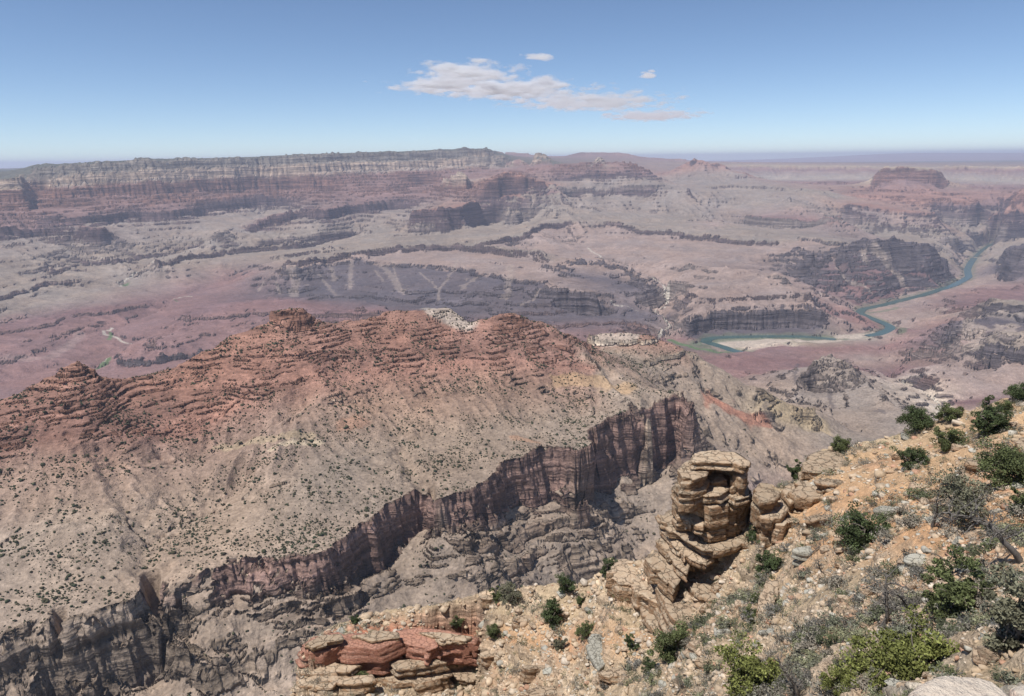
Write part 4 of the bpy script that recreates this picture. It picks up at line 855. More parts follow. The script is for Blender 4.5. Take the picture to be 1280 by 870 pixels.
TREES = [
 (1219,510,30,21,JD,'lone dark juniper standing on the skyline of the orange ridge'),
 (1274,499,28,16,JD,'low spreading juniper on the crest at the right edge of the ridge'),
 (1187,528,27,20,JG,'round green juniper bush on the ridge skyline left of the lone dark juniper'),
 (1237,543,32,42,JD,'tall dark juniper on the orange slope just under the crest'),
 (1252,515,22,14,JG,'small juniper on the orange crest above the tall dark juniper'),
 (1147,537,40,24,JD,'wide flat-topped juniper on the crest beside pale flat stones'),
 (1083,551,28,18,JD,'ragged dark juniper on the crest left of the wide flat-topped one'),
 (1048,563,24,18,JG,'rounded olive bush-like juniper at the left end of the sandy bench'),
 (1182,562,28,32,JG,'thin grey-green juniper on the orange slope below the crest'),
 (1141,587,30,30,JD,'conical dark green juniper alone in the middle of the orange slope'),
 (998,598,18,26,JD,'narrow dark juniper clinging to the cliff edge left of the sandy bench'),
 (1074,682,52,48,JD,'large dense dark green juniper on open rubble below the overhanging outcrop'),
 (942,678,22,22,JD,'small juniper in the notch right of the rock pinnacle'),
 (938,606,9,22,JG,'slender juniper poking up behind the right shoulder of the rock pinnacle'),
 (1264,606,64,44,JG,'broad green juniper at the right edge above the grey bare pinyon'),
 (1200,650,64,62,JS,'sparse grey-green pinyon with open crown on the upper slope'),
 (1184,772,58,84,JG,'tall dark juniper with a pointed crown in the lower right slope'),
 (1266,806,66,92,JS,'big half-bare dusky juniper cut by the right edge of the picture'),
 (1136,850,84,62,JY,'wide yellow-green juniper in front of the pale rim boulder'),
 (1052,872,44,38,JY,'bright yellow-green juniper at the bottom edge beside the dead snags'),
 (938,876,74,62,JY,'big rounded olive juniper at the bottom edge below the pinnacle'),
 (835,832,46,66,JG,'tall shaggy juniper against the gully under the rock pinnacle'),
 (812,842,20,22,JD,'small juniper at the foot of the tall shaggy one'),
 (960,722,32,36,JD,'dense juniper in the hollow right of the tilted slabs'),
 (939,772,20,15,JG,'little green juniper among grey scrub below the tilted slabs'),
 (789,812,12,22,JD,'thin upright juniper on bare rubble left of the gully'),
 (730,796,24,19,JG,'round juniper just above the leaning grey block'),
 (700,812,14,18,JS,'dusty grey juniper left of the leaning grey block'),
 (690,782,26,38,JD,'tall dark juniper on the middle of the left slope'),
 (726,755,12,14,JG,'small green juniper uphill of the round one near the leaning block'),
 (707,741,22,28,JD,'dark juniper on the skyline of the left slope beside a pale shrub'),
 (757,722,20,28,JD,'twin-topped juniper on the rim left of the broken outcrop'),
 (637,757,30,28,JS,'grey-green rounded pinyon on the skyline above the red ledges'),
 (621,752,16,20,JG,'dark juniper touching the left side of the grey-green pinyon'),
 (537,753,13,19,JD,'small conical juniper on the skyline above the red cliff'),
 (521,751,12,9,JG,'tiny round juniper on the skyline left of the conical one'),
 (571,787,15,16,JG,'juniper at the right end of the red ledges'),
 (444,779,11,9,JD,'dwarf juniper near the left tip of the ridge top'),
 (569,842,17,22,JG,'juniper growing on the ledges below the red band, right one'),
 (547,837,13,22,JD,'dark juniper on the ledges below the red band, left one'),
 (615,797,18,18,JG,'shaggy little juniper on the rubble right of the red ledges'),
 (390,797,10,9,JG,'small bush-like juniper on the left tip of the red cliff'),
 (455,858,14,22,JG,'green juniper on the broken ledges at the bottom of the cliff end'),
 (945,752,14,10,JG,'low green shrub-sized juniper on the slab step of the pinnacle foot'),
 (1280,640,26,30,JG,'green juniper crown cut by the right edge beside pale rubble'),
 (880,700,12,10,JG,'tiny green juniper growing in the shade between the tilted slabs'),
]
for px, py, w, h, c, lab in TREES:
    p = hit(px, py)
    if p is None: continue
    W = px_size(p, w)*.9; H = px_size(p, h)*1.0; big = w*h > 900
    make_tree('pinyon_tree' if 'pinyon' in lab else 'juniper_tree', p-np.array([0, 0, .1]), W, H, c, lab, 'tree', dens=(1.5 if big else 1.1)*(.6 if 'sparse' in lab or 'half-bare' in lab else 1), bare=.5 if 'half-bare' in lab else 0)
def snag(loc, h, lab, lean=.2, n=5, tw=True):
    t = thing('dead_tree', loc, lab, 'dead tree'); A = Acc(); B = Acc()
    p = wander((0, 0, -.2), (lean, 0, 1), h, 9, .16); A.add(*tube(p, np.linspace(.042*h, .012*h, 10), 6))
    for q in p[3:]:
        for _ in range(n//2+1):
            an = rng.uniform(0, 6.28); pl = wander(q, (math.cos(an), math.sin(an), .5), h*rng.uniform(.2, .42), 6, .3); B.add(*tube(pl, np.linspace(.012*h, .003*h, 7), 4))
            for z_ in pl[2:]:
                an = rng.uniform(0, 6.28); B.add(*tube(wander(z_, (math.cos(an), math.sin(an), .6), h*.14, 3, .3), np.linspace(.005*h, .0015*h, 4), 3))
    A.obj('trunk', m_bark, (.13, .115, .10), t); B.obj('branches', m_bark, (.14, .125, .11), t)
for px, py, h, lean, lab in [(1150,780,56,-.5,'blackened snag with a curved trunk standing on the scrubby slope'), (1101,792,70,.1,'grey twiggy dead tree left of the curved black snag'), (1040,842,42,.5,'small dead tree leaning right over pale rubble'), (997,876,52,.1,'forked dead tree rising from the bottom edge'), (1276,700,84,-.6,'large dead pinyon with arching bare limbs at the right edge'), (1165,660,44,.1,'bare grey tree beside the sparse pinyon on the upper slope'), (1108,868,60,.3,'pale bare branches in front of the yellow-green juniper'), (1030,720,24,-.3,'small twisted dead shrub-tree right of the pinnacle slabs'), (845,872,20,.4,'short whitened snag at the bottom edge below the gully'), (1010,700,22,.3,'thin black dead tree on the rubble above the grey bushes')]:
    p = hit(px, py)
    if p is not None: snag(p, px_size(p, h), lab, lean)
log('trees')
# ---- sagebrush and boulders
def sage_variant(k):
    n = 16; q = rng.standard_normal((n, 3))*np.array([.22, .22, .12])+np.array([0, 0, .26]); q[:, 2] = np.abs(q[:, 2])
    cl = [(.19,.185,.135), (.16,.165,.115), (.22,.20,.16), (.12,.13,.075), (.25,.22,.175), (.15,.14,.12), (.20,.20,.12), (.11,.12,.06)][k]
    v, f, c = leaves(q, rng.uniform(.12, .24, n), 34, .048, cl, .8)
    for _ in range(14):
        a, b = tube(wander((0, 0, -.1), rng.normal(0, .7, 3)*np.array([1, 1, 0])+np.array([0, 0, 1]), .6, 4, .2), np.linspace(.02, .006, 5), 3); f = np.concatenate([f, b+len(v)]); v = np.concatenate([v, a]); c = np.concatenate([c, np.full((len(a), 3), .13)])
    return v, f, c
SV = [sage_variant(k) for k in range(8)]
def near_points(n, lo, hi, th0=-24, th1=40.5, pw=2.):
    th = rng.uniform(R(th0), R(th1), n); r = (rng.uniform(lo**pw, hi**pw, n))**(1/pw); x = r*np.sin(th); y = r*np.cos(th)
    i = (np.log(r)-nl[0])/(nl[1]-nl[0]); j = (th-nt_[0])/(nt_[1]-nt_[0]); a = i.astype(int).clip(0, len(nl)-2); b = j.astype(int).clip(0, len(nt_)-2); u = i-a; v = j-b
    z = (NZ[a, b]*(1-u)+NZ[a+1, b]*u)*(1-v)+(NZ[a, b+1]*(1-u)+NZ[a+1, b+1]*u)*v
    # keep what the photo's frame can see of the ridge itself
    zn = N.sample(th, np.log(r), 0); r2 = r*1.03; zn2 = N.sample(th, np.log(r2), 0); ok = (np.abs(zn2-zn)/(r2-r) < 1.3)
    cx = x; cyv = y*cp+(ZC-z)*sp; up = y*sp-(ZC-z)*cp; ok &= (np.abs(cx/cyv) < 660/F+.02) & (np.abs(up/cyv) < 460/F)
    return x[ok], y[ok], z[ok], r[ok], th[ok]
x, y, z, r, th = near_points(19000, 26, 152, pw=1.5)
d = np.clip(.35+1.0*fbm(x/13, y/13, 3, 610), .05, 1)*np.where(np.degrees(th) > 12, 1, .5); d *= np.where((r > 112) & (np.degrees(th) > 24), .55, 1)
k = rng.uniform(size=len(x)) < d*.85; x, y, z, r = x[k], y[k], z[k], r[k]; sz = rng.gamma(6, .24, len(x))*np.where(r < 50, .7, 1)
sz = sz.clip(.5, 2.6); o_ = np.argsort(-sz/r)
x, y, z, r, sz = x[o_], y[o_], z[o_], r[o_], sz[o_]; nI = 290
base_s = [mesh_obj('sagebrush', v, f, m_sage, attrs={'col': c}) for v, f, c in SV]
LS = ['pale grey-green sagebrush clump', 'dull green sagebrush clump', 'straw-grey dry bush', 'dark green low bush', 'light straw-coloured dry bush', 'brown-grey twiggy bush', 'yellow-grey-green bush', 'dark olive low bush']
used = [0]*8
for i in range(nI):
    k = int(rng.integers(8)); o = base_s[k] if not used[k] else base_s[k].copy()
    if used[k]: C.objects.link(o)
    used[k] = 1; o.location = (x[i], y[i], z[i]-.05); o.scale = (sz[i]*rng.uniform(.9, 1.3), sz[i]*rng.uniform(.9, 1.2), sz[i]*rng.uniform(.8, 1.2)); o.rotation_euler = (0, 0, rng.uniform(0, 6.28))
    tag(o, LS[k]+' on the stony near slope', 'bush', 'bushes scattered over the near slope, '+LS[k])
for k in range(8):
    if not used[k]: bpy.data.objects.remove(base_s[k])
VV = []; FF = []; CC = []; off = 0
for i in range(nI, len(x)):
    v, f, c = SV[int(rng.integers(8))]; m = rng.permutation(len(f))[:160]; f = f[m]; v = v[f].reshape(-1, 3); c = c[f].reshape(-1, 3)
    a = rng.uniform(0, 6.28); v = np.stack([v[:, 0]*math.cos(a)-v[:, 1]*math.sin(a), v[:, 0]*math.sin(a)+v[:, 1]*math.cos(a), v[:, 2]], 1)*sz[i]*1.1+np.array([x[i], y[i], z[i]-.05])
    VV.append(v); FF.append(np.arange(len(v)).reshape(-1, 4)+off); CC.append(c*rng.uniform(.8, 1.2)); off += len(v)
if VV:
    o = mesh_obj('low_brush', np.concatenate(VV), np.concatenate(FF), m_sage, attrs={'col': np.concatenate(CC)}); o['kind'] = 'stuff'
log('sage', len(x))
import bmesh
def hull_rock(seed, n=16, flat=.6, bev=.04):
    rg = np.random.default_rng(seed); p = rg.uniform(-1, 1, (n, 3)); p /= (np.abs(p)**3).sum(1)[:, None]**(1/3); p *= rg.uniform(.82, 1, (n, 1)); p *= (1, rg.uniform(.6, .9), flat)
    bm = bmesh.new(); [bm.verts.new(q) for q in p]; r_ = bmesh.ops.convex_hull(bm, input=bm.verts)
    bmesh.ops.delete(bm, geom=[g for g in r_['geom_interior'] if isinstance(g, bmesh.types.BMVert)], context='VERTS')
    bmesh.ops.dissolve_limit(bm, angle_limit=R(18), verts=bm.verts, edges=bm.edges)
    if bev: bmesh.ops.bevel(bm, geom=bm.edges[:], offset=bev, segments=1, affect='EDGES', clamp_overlap=True)
    bmesh.ops.triangulate(bm, faces=bm.faces); return bm
HR = []
for k in range(12):
    bm = hull_rock(900+k, 14+k, .45+.05*(k % 5), 0.); HR.append((np.array([v.co[:] for v in bm.verts]), np.array([[v.index for v in f.verts] for f in bm.faces]))); bm.free()
m_rub = attr_mat('loose rubble', .2, 2.)
x, y, z, r, th = near_points(80000, 22, 155, pw=1.35)
d = np.clip(.42+1.1*fbm(x/10, y/10, 3, 620), .08, 1); d *= np.where((r > 108) & (np.degrees(th) > 24), .4, 1)
k = rng.uniform(size=len(x)) < d; x, y, z, r, th = x[k], y[k], z[k], r[k], th[k]
sz = (.10+.0018*r)*rng.pareto(2.6, len(x)).clip(0, 4)+.06+.0010*r; o_ = np.argsort(-sz/r); x, y, z, r, sz = x[o_], y[o_], z[o_], r[o_], sz[o_]; nB = 285
BM = []
for k in range(12):
    bm = hull_rock(950+k, 18+k, .5+.06*(k % 4), .05); me = bpy.data.meshes.new('boulder'); bm.to_mesh(me); bm.free(); me.materials.append((m_boul, m_pin, m_grey, m_boul, m_boul, m_pin)[k % 6]); BM.append(me)
LB = ['buff angular boulder', 'tan blocky boulder', 'grey lichened boulder', 'buff slab-like boulder', 'warm buff chunky boulder', 'pale broken boulder']
for i in range(nB):
    k = int(rng.integers(12)); o = bpy.data.objects.new('boulder', BM[k]); C.objects.link(o); s_ = sz[i]
    o.location = (x[i], y[i], z[i]+s_*.12); s_ = s_*.82; o.scale = (s_, s_*rng.uniform(.7, 1.1), s_*rng.uniform(.7, 1.1)); o.rotation_euler = (rng.normal(0, .25), rng.normal(0, .25), rng.uniform(0, 6.28))
    tag(o, LB[k % 6]+' lying loose on the near slope', 'boulder', 'boulders strewn over the near slope, '+LB[k % 6])
VV = []; FF = []; CC = []; off = 0
pal = np.array([(.47,.36,.25), (.44,.33,.22), (.50,.41,.31), (.38,.35,.29), (.42,.25,.165), (.42,.30,.20), (.52,.44,.35)])
for i in range(nB, len(x)):
    v, f = HR[int(rng.integers(12))]; a = rng.uniform(0, 6.28); q = v*sz[i]*np.array([1, 1, rng.uniform(.6, 1.2)]); tl = rng.normal(0, .3); q = np.stack([q[:, 0], q[:, 1]+tl*q[:, 2], q[:, 2]-tl*q[:, 1]], 1)
    q = np.stack([q[:, 0]*math.cos(a)-q[:, 1]*math.sin(a), q[:, 0]*math.sin(a)+q[:, 1]*math.cos(a), q[:, 2]], 1)+np.array([x[i], y[i], z[i]+sz[i]*.1])
    VV.append(q); FF.append(f+off); CC.append(np.repeat(pal[rng.choice(7, p=[.28,.2,.15,.12,.06,.12,.07])][None]*rng.uniform(.8, 1.15), len(q), 0)); off += len(q)
o = mesh_obj('loose_rubble', np.concatenate(VV), np.concatenate(FF), m_rub, attrs={'col': np.concatenate(CC)}); o['kind'] = 'stuff'
log('rocks', len(x))

# ---- the layered pinnacle (angular beds), outcrops and the rim boulders
def pxplane(px, py, z, o=None, tilt=(0, 0)):
    th, t = ray(px, py); dx, dy, dz = np.sin(th), np.cos(th), -t       # z = ZC + s*dz
    a, b = tilt; ox, oy = (o if o is not None else (0, 0))
    s_ = (z-a*ox-b*oy-ZC)/(dz-a*dx-b*dy); return np.stack([s_*dx, s_*dy, ZC+s_*dz], -1)
def slab(parent, name, pts, z, th_, mat, und=.12, beds=4, tilt=(0, 0), rough=1., round_=.10, seed=0, org=None):
    """a bed of rock: outline of its top in photo pixels on level z, real thickness th_, rough undercut sides"""
    pts = np.array(pts, float); c0 = pxplane(*pts.mean(0), z); P3 = pxplane(pts[:, 0], pts[:, 1], z, c0[:2], tilt)
    if tilt != (0, 0): pass
    seg = [];
    for a, b in zip(P3, np.roll(P3, -1, 0)):
        m = max(1, int(np.linalg.norm(b-a)/(.26*rough+.04))); seg += [a+(b-a)*k/m for k in range(m)]
    Q = np.array(seg); n = len(Q); c = Q.mean(0); rg = np.random.default_rng(seed+77)
    for _ in range(1): Q = .5*Q+.25*np.roll(Q, 1, 0)+.25*np.roll(Q, -1, 0)
    size = np.linalg.norm(Q-c, axis=1)[:, None]; out = (Q-c); out[:, 2] = 0; out /= np.linalg.norm(out, axis=1)[:, None]+1e-6
    rings = []; K = max(4, int(th_/(.22*rough))); bo = rg.normal(0, 1, 200)
    for f in (0, .35, .62, .85): rings.append(c+(Q-c)*f if f else None)
    arc = np.arange(n)*(.26*rough+.04)/max(rough, .2)*rough
    joint = noise(arc*.35+seed*5.1, arc*0+seed+.5, 3)*.55*rough+noise(arc*1.3+seed, arc*0+.3, 4)*.22*rough
    rs = np.random.default_rng(seed+5); cuts = np.sort(rs.uniform(0, arc[-1]+.45, max(4, int(arc[-1]/(2.1*rough))))); sg = np.searchsorted(cuts, arc); blk_ = rs.normal(0, 1, (40, len(cuts)+1)); blk_[:, -1] = blk_[:, 0]
    big = np.random.default_rng(seed+6).normal(0, .46, len(cuts)+1)*rough; big[-1] = big[0]; joint = joint*.35+big[sg]
    body = []
    for k in range(K+1):
        f = k/K; zz = -f*th_; bed_ = bo[int(f*beds*.999)+int(seed) % 50]*.16*rough; lip = -round_*rough*(1-min(1, k/1.5))
        off = joint*min(1, .5+f)+blk_[int(f*(beds+2)*.999), sg]*.26*rough+bed_*1.2*(k > 0)+lip+.07*rough*noise(arc*.9+seed, arc*0+k*.9, 6)+.07*rough*noise(arc*2.3, arc*0+k*1.7, 7)
        q = Q+out*off[:, None]-(Q-c)*und*f**.7; q[:, 2] += zz-(.0 if k else 0)+.07*rough*noise(arc*.8, arc*0+k, 8); body.append(q)
    top = body[0]; V = [c[None]+np.array([0, 0, .08*rough])]; F = []
    for f in (.35, .62, .85):
        q = c+(top-c)*f; q[:, 2] += .16*rough*noise(q[:, 0]*.7, q[:, 1]*.7, 9)+.10*rough*noise(q[:, 0]*2, q[:, 1]*2, 10)+.06*rough; V.append(q)
    V += body; V.append(body[-1].mean(0)[None]); V = np.concatenate(V); nr = 3+len(body)
    jj = np.arange(n); j2 = (jj+1) % n
    F = [np.stack([jj*0, 1+jj, 1+j2], 1)]
    for k in range(nr-1):
        a = 1+k*n; F.append(np.stack([a+jj, a+n+jj, a+n+j2], 1)); F.append(np.stack([a+jj, a+n+j2, a+j2], 1))
    a = 1+(nr-1)*n; F.append(np.stack([a+jj, jj*0+len(V)-1, a+j2], 1)); F = np.concatenate(F)
    if parent is not None: V = V-np.array(parent.location)
    o = mesh_obj(name, V, F, mat, parent)
    if parent is None:
        o.data.transform(Matrix.Translation(-Vector(c))); o.location = c
    return o
from mathutils import Vector
def zat(px, py, r): return ZC-float(ray(px, py)[1])*r
zA = zat(893, 577, 118.5); zC_ = zat(887, 633, 115.5); zD = zC_-6.9
pin = thing('rock_pinnacle', tuple(pxplane(888, 690, zD-6)), 'tall layered buff rock pinnacle with tilted overhanging slabs standing on the ridge edge', 'rock pinnacle')
SL = lambda nm, pts, z, t_, **k: slab(pin, nm, pts, z, t_, m_pin, **k)
SL('cap_rock', [(864,575),(866,569),(871,563.5),(885,562),(897,561.5),(908,564),(920,566),(928,571),(933,576),(932,584),(924,582),(915,578.5),(903,578),(893,577),(880,577),(870,578)], zA, 1.3, und=.0, seed=1)
SL('upper_block', [(868,574),(880,565),(900,564),(925,568),(930,575),(922,578),(908,575),(893,574),(884,577),(877,579)], zA-1.2, 5.4, und=.05, beds=3, seed=2)
SL('fallen_block', [(880,597),(890,592),(903,593),(909,600),(898,604),(884,603)], zA-4.0, 1.6, und=.0, beds=1, seed=14, rough=.6, tilt=(.2, .1))
SL('shoulder_block', [(845,588),(856,577),(866,573),(880,577),(886,584),(882,594),(868,599),(852,598)], zA-1.7, 6., und=-.05, beds=5, seed=3)
SL('corner_block', [(917,582),(926,579),(934,584),(934,596),(925,598),(916,592)], zA-2.2, 4.5, und=.02, beds=2, seed=4)
SL('ledge_bed', [(846,606),(858,596),(872,601),(882,606),(900,607),(913,603.5),(915,606),(912,612),(900,620),(882,621),(866,614)], zA-5.0, 1.5, und=.04, seed=5)
SL('ledge_bed', [(905,604),(932,598),(940,612),(938,622),(920,626),(906,616)], zA-5.9, 1.6, und=.05, seed=15)
SL('massive_block', [(838,612),(850,604),(872,600),(905,600),(930,602),(941,614),(938,622),(925,628),(905,630),(889,634),(877,629),(862,622),(848,622)], zC_, 6.6, und=.10, beds=5, seed=6)
SL('front_slab', [(845,634),(856,632),(870,641),(878,649),(877,656),(866,654),(850,645)], zC_-3.4, 1.7, und=.05, beds=2, seed=16, rough=.7, tilt=(.25, 0))
SL('bench_slab', [(823,643),(830,636),(846,632),(870,636),(900,640),(925,650),(936,664),(936,676),(924,684),(902,690),(878,688),(856,676),(838,662)], zD, 1.5, und=.03, beds=2, seed=7, tilt=(.06, .02))
SL('undercut_body', [(838,652),(870,646),(905,650),(926,664),(928,676),(905,682),(882,681),(860,670)], zD-1.4, 9.5, und=.10, beds=6, seed=8)
SL('tilted_slab', [(821,660),(835,652),(856,664),(880,686),(892,696),(878,707),(866,702),(845,686)], zD-2.3, 1.2, und=.03, beds=2, seed=9, tilt=(.10, .05))
SL('tilted_slab', [(818,676),(830,668),(848,680),(864,700),(858,718),(842,704)], zD-4.0, 1.5, und=.04, beds=2, seed=10, tilt=(.10, .05))
SL('tilted_slab', [(806,698),(818,688),(834,692),(852,712),(853,724),(844,738),(826,722)], zD-6.1, 2.9, und=.10, beds=3, seed=11, tilt=(.10, .05))
SL('step_slab', [(886,733),(900,722),(925,709),(938,706),(943,710),(925,724),(893,739)], zD-6.3, 1.0, und=.02, beds=1, seed=12)
SL('step_slab', [(862,733),(868,728),(884,736),(905,730),(944,714),(951,720),(925,742),(902,752),(884,750)], zD-7.2, 4.2, und=.05, beds=3, seed=13)
SL('foot_block', [(820,735),(840,728),(858,736),(870,752),(872,776),(856,786),(838,770)], zD-9.6, 5.0, und=-.1, beds=5, seed=17)
SL('foot_block', [(868,752),(885,748),(905,756),(908,768),(890,780),(872,770)], zD-9.8, 4., und=.0, beds=3, seed=18)
def outcrop(label, parts, mat=m_pin, name='rock_outcrop', group=None):
    """parts: (pixels, reference pixel, lift above the ground there, thickness, kwargs)"""
    g = None
    for i, (pts, rp, lift, t_, kw) in enumerate(parts):
        p = hit(*rp)
        if p is None: continue
        if g is None: g = thing(name, tuple(p), label, 'rock outcrop', group)
        slab(g, 'rock_bed', pts, p[2]+lift, t_, kw.pop('mat', mat), seed=hash2(np.array([rp[0]]), np.array([rp[1]]), 3)[0] % 40+i, **kw)
outcrop('broken overhanging outcrop at the cliff edge just left of the pinnacle', [
 ([(764,708),(774,699),(790,699),(806,701),(812,712),(800,724),(790,733),(772,731),(766,722)], (788,728), 1.5, 5., dict(und=.12, beds=4)),
 ([(788,724),(806,716),(822,728),(832,744),(826,756),(806,748),(793,738)], (806,742), 1.4, 5., dict(und=.1, beds=4)),
 ([(796,748),(815,748),(832,762),(836,788),(824,794),(806,774)], (815,770), .8, 4., dict(und=.15, beds=3))])
outcrop('overhanging ledge under the sandy bench with dark hollows beneath', [
 ([(1003,590),(1004,578),(1016,568),(1035,562),(1058,568),(1064,576),(1056,585),(1036,590),(1020,592)], (1030,588), 1.0, 3.6, dict(und=.12, beds=3)),
 ([(986,612),(998,600),(1020,604),(1044,606),(1056,612),(1050,620),(1020,622),(996,622)], (1020,618), .6, 2.2, dict(und=.08, beds=2)),
 ([(960,624),(980,618),(1005,622),(1020,630),(1000,640),(972,638)], (990,634), .5, 2.0, dict(und=.08, beds=2))])
outcrop('stacked brown blocks just right of the pinnacle', [
 ([(943,632),(956,620),(975,622),(984,634),(976,646),(952,646)], (962,645), 3.4, 6.2, dict(und=.15, beds=3)),
 ([(940,618),(950,604),(965,604),(974,614),(968,624),(950,628)], (958,626), 5.6, 5., dict(und=.05, beds=4)),
 ([(975,612),(990,604),(1003,610),(1004,622),(988,628)], (988,624), 2.0, 4., dict(und=.1, beds=3))])
outcrop('small dark-footed outcrop on the skyline above the red ledges', [([(597,742),(606,738),(622,738),(632,741),(628,747),(612,750),(600,748)], (614,750), 1.0, 2.4, dict(und=.08, beds=2))])
outcrop('big grey block leaning on the left slope above a red scar', [([(734,800),(740,791),(752,793),(758,806),(756,826),(748,836),(740,820)], (746,832), 1.6, 3.6, dict(und=.1, beds=3, tilt=(-.1, .25)))], m_grey)
outcrop('smooth pale outcrop at the right edge of the orange slope', [([(1270,556),(1276,548),(1300,545),(1300,572),(1280,572)], (1276,572), 2.2, 3.2, dict(und=.12, beds=2))])
outcrop('pale flat slab beside the wide flat-topped juniper', [([(945,770),(958,728),(972,724),(978,745),(966,768),(955,776)], (960,772), .5, 1.6, dict(und=.02, beds=1))])
outcrop('rugged red cliff face with pale caps at the left end of the ridge', [
 ([(377,808),(395,796),(440,790),(480,789),(500,800),(470,812),(430,806),(405,817),(384,816)], (440,812), 2.0, 6., dict(und=.02, beds=8, rough=1.7, mat=m_redr)),
 ([(480,792),(520,786),(560,790),(602,798),(598,806),(570,802),(540,811),(505,806)], (540,808), 1.8, 5.5, dict(und=.02, beds=8, rough=1.7, mat=m_redr)),
 ([(380,804),(400,794),(428,792),(432,799),(408,804),(388,811)], (410,806), 2.6, .9, dict(und=.05, beds=2, rough=.8)), ([(440,794),(470,789),(498,790),(500,797),(465,802)], (470,800), 2.9, 1.0, dict(und=.05, beds=2, rough=.8)),
 ([(520,790),(555,789),(590,796),(585,802),(550,800)], (555,800), 2.6, .9, dict(und=.05, beds=2, rough=.8))], m_pin, 'rock_ledge')
outcrop('cream and buff broken ledges under the red cliff face at the bottom edge', [
 ([(368,850),(400,842),(440,846),(470,842),(474,850),(440,857),(400,858),(374,858)], (420,852), 1.6, 5.5, dict(und=.02, beds=7, rough=1.5)),
 ([(462,846),(500,836),(540,838),(560,834),(566,844),(530,850),(490,856)], (510,848), 1.6, 5.5, dict(und=.02, beds=7, rough=1.5)),
 ([(556,838),(590,832),(622,838),(628,848),(600,852),(570,850)], (590,846), 1.4, 5., dict(und=.02, beds=6, rough=1.5)),
 ([(372,832),(410,826),(450,832),(440,840),(400,842),(376,842)], (410,838), .9, 2., dict(und=.02, beds=3, rough=1.2)), ([(490,826),(540,822),(560,828),(530,834),(500,836)], (525,832), .9, 2., dict(und=.02, beds=3, rough=1.2))], m_pin, 'rock_ledge')
outcrop('buff broken ledge at the bottom edge under the leaning block', [([(645,866),(668,856),(700,860),(730,854),(765,866),(745,872),(700,870),(665,874)], (700,866), 1.4, 3.6, dict(und=.02, beds=5, rough=1.2))], m_pin, 'rock_ledge')
rgo = np.random.default_rng(8)
for px, py, w_, h_, lf, t_, m_, lab in [
 (655,775,34,9,.9,2.,m_pin,'low buff outcrop below the grey-green pinyon on the skyline'), (705,770,26,8,.8,1.8,m_pin,'small buff outcrop between the two dark junipers of the left slope'),
 (618,822,40,10,1.,2.6,m_pin,'rubbly cream outcrop just right of the red cliff face'), (672,838,50,10,1.,2.6,m_pin,'long broken buff outcrop left of the leaning grey block, low on the slope'),
 (772,846,46,11,1.,2.4,m_pin,'buff outcrop at the bottom edge left of the tall shaggy juniper'), (880,806,40,12,.9,2.,m_boul,'cracked tan outcrop under the foot of the tilted slabs'),
 (905,792,26,10,.9,1.8,m_grey,'grey lichened block below the tilted slabs'), (1030,650,44,9,.8,1.8,m_pin,'buff ledge above the large dense juniper'),
 (1008,690,34,9,.7,1.6,m_grey,'grey-green lichened slab left of the large dense juniper'), (1110,640,36,8,.7,1.5,m_grey,'lichened grey slab on the orange slope left of the sparse pinyon'),
 (985,655,40,11,1.2,2.6,m_pin,'chunky buff ledge just above the pale rubble right of the stacked blocks'), (1150,700,30,9,.6,1.3,m_grey,'flat grey slab uphill of the pointed tall juniper'),
 (1225,580,34,9,.8,1.6,m_pin,'low tan ledge on the orange slope left of the right-edge juniper'), (1040,606,46,9,1.,2.2,m_pin,'shattered buff ledge under the overhanging ledge of the sandy bench')]:
    k_ = 9; an = np.linspace(0, 2*math.pi, k_, endpoint=False); pts = [(px+math.cos(a)*w_/2*rgo.uniform(.75, 1.1), py-4+math.sin(a)*h_/2*rgo.uniform(.7, 1.1)) for a in an]
    outcrop(lab, [(pts, (px, py+2), lf, t_+.8, dict(und=.02, beds=4, rough=.9, tilt=(rgo.normal(0, .06), rgo.normal(0, .06))))], m_)
m_rim = rock_mat('pale pink rim limestone', (.64,.50,.40), (.61,.47,.37), (.66,.54,.44), 1.3, .0)
zr = zat(1200, 850, 6.6)
o = slab(None, 'rim_boulder', [(1146,900),(1143,874),(1146,855),(1163,851.5),(1169,843),(1222,843),(1240,848),(1260,858),(1272,880),(1272,930),(1230,1000),(1160,1000)], zr, 2.6, m_rim, und=.0, beds=1, rough=.12, round_=.5, seed=21)
tag(o, 'large smooth pale pink boulder at the bottom edge in front of the yellow-green juniper', 'boulder')
o = slab(None, 'rim_boulder', [(1276,900),(1262,856),(1266,848),(1310,846),(1340,900),(1330,1000),(1290,1000)], zr-.05, 2.6, m_rim, und=.0, beds=1, rough=.12, round_=.5, seed=22)
tag(o, 'pale rim boulder in the bottom right corner, right of the larger one', 'boulder')
log('rock things')

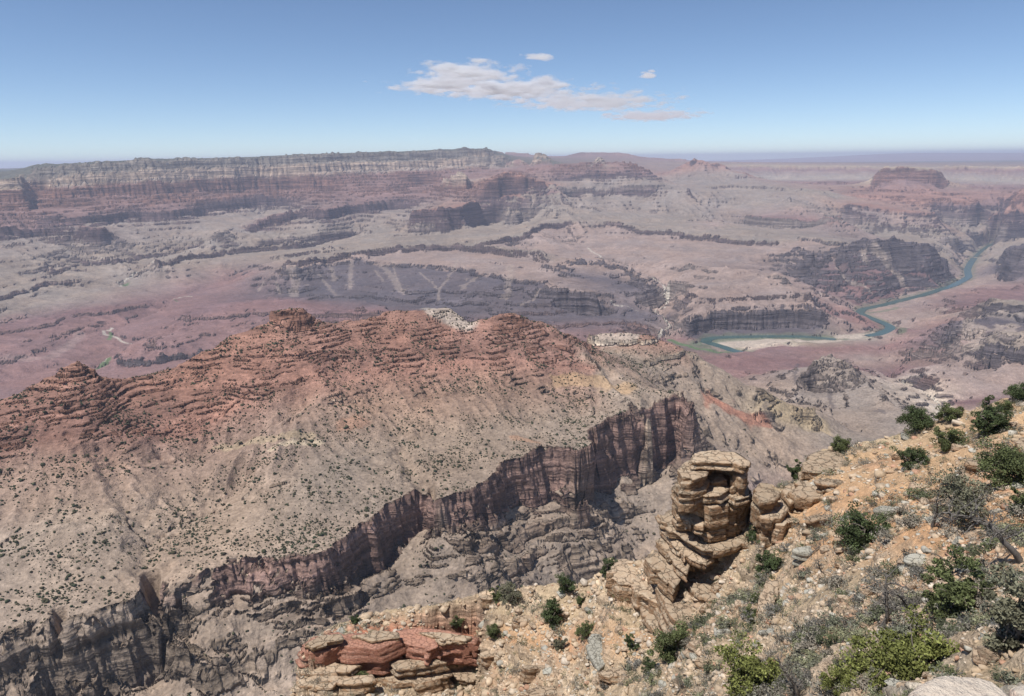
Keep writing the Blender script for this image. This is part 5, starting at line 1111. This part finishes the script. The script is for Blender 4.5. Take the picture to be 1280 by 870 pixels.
# ---- clouds: small banks of vapour, far above and beyond the haze
def cloud_mat(name, dens, seed, nscale):
    M = NT(name); M.t.nodes.remove(M.b); tc = M.n('ShaderNodeTexCoord').outputs['Object']; g = M.n('ShaderNodeNewGeometry').outputs['Position']
    ln = M.t.nodes.new('ShaderNodeVectorMath'); ln.operation = 'LENGTH'; M.l(tc, ln.inputs[0])
    vm = M.t.nodes.new('ShaderNodeVectorMath'); vm.operation = 'MULTIPLY'; M.l(g, vm.inputs[0]); vm.inputs[1].default_value = (nscale, nscale, nscale*2.2)
    n = M.noise(vm.outputs[0], 1., 6, .62); sh = M.math('ADD', M.math('MULTIPLY', ln.outputs['Value'], -.40), .03)
    d = M.math('MULTIPLY', M.math('MAXIMUM', M.math('ADD', M.math('SUBTRACT', n, .33), sh), 0.), dens*14)
    v = M.n('ShaderNodeVolumePrincipled'); v.inputs['Color'].default_value = (.955, .978, 1., 1); v.inputs['Anisotropy'].default_value = .1; M.l(M.math('MINIMUM', d, dens*1.6), v.inputs['Density'])
    M.l(v.outputs[0], M.t.nodes['Material Output'].inputs['Volume']); return M.m
m_cl = cloud_mat('cloud vapour', .0042, 1, 1/1100.); m_wisp = cloud_mat('thin vapour', .00028, 2, 1/1300.)
ALT = ZC+3100
for px, py, w, hh, th_ in [(585,91,150,34,420),(560,108,170,26,380),(640,112,230,34,420),(740,128,230,30,380),(815,145,140,18,300),(672,71.5,44,14,200),(809,93,26,13,160),(511,88,12,10,120)]:
    th, t = ray(px, py); dist = 3100/-float(t); x, y = dist*math.sin(th), dist*math.cos(th)
    near_r = 3100/-float(ray(px, py-hh/2)[1]); far_r = min(3100/max(-float(ray(px, py+hh/2)[1]), .022), dist*1.5)
    me = bpy.data.meshes.new('cloud'); bm = bmesh.new(); bmesh.ops.create_icosphere(bm, subdivisions=3, radius=1.); bm.to_mesh(me); bm.free(); me.materials.append(m_cl if dist < 62000 and w > 13 else m_wisp)
    o = bpy.data.objects.new('cloud', me); C.objects.link(o); o.location = (x, y, ALT); o.rotation_euler = (0, 0, -float(th))
    o.scale = (w/F*dist*.62, (far_r-near_r)*.6, th_*.62); o['kind'] = 'structure'
log('clouds')
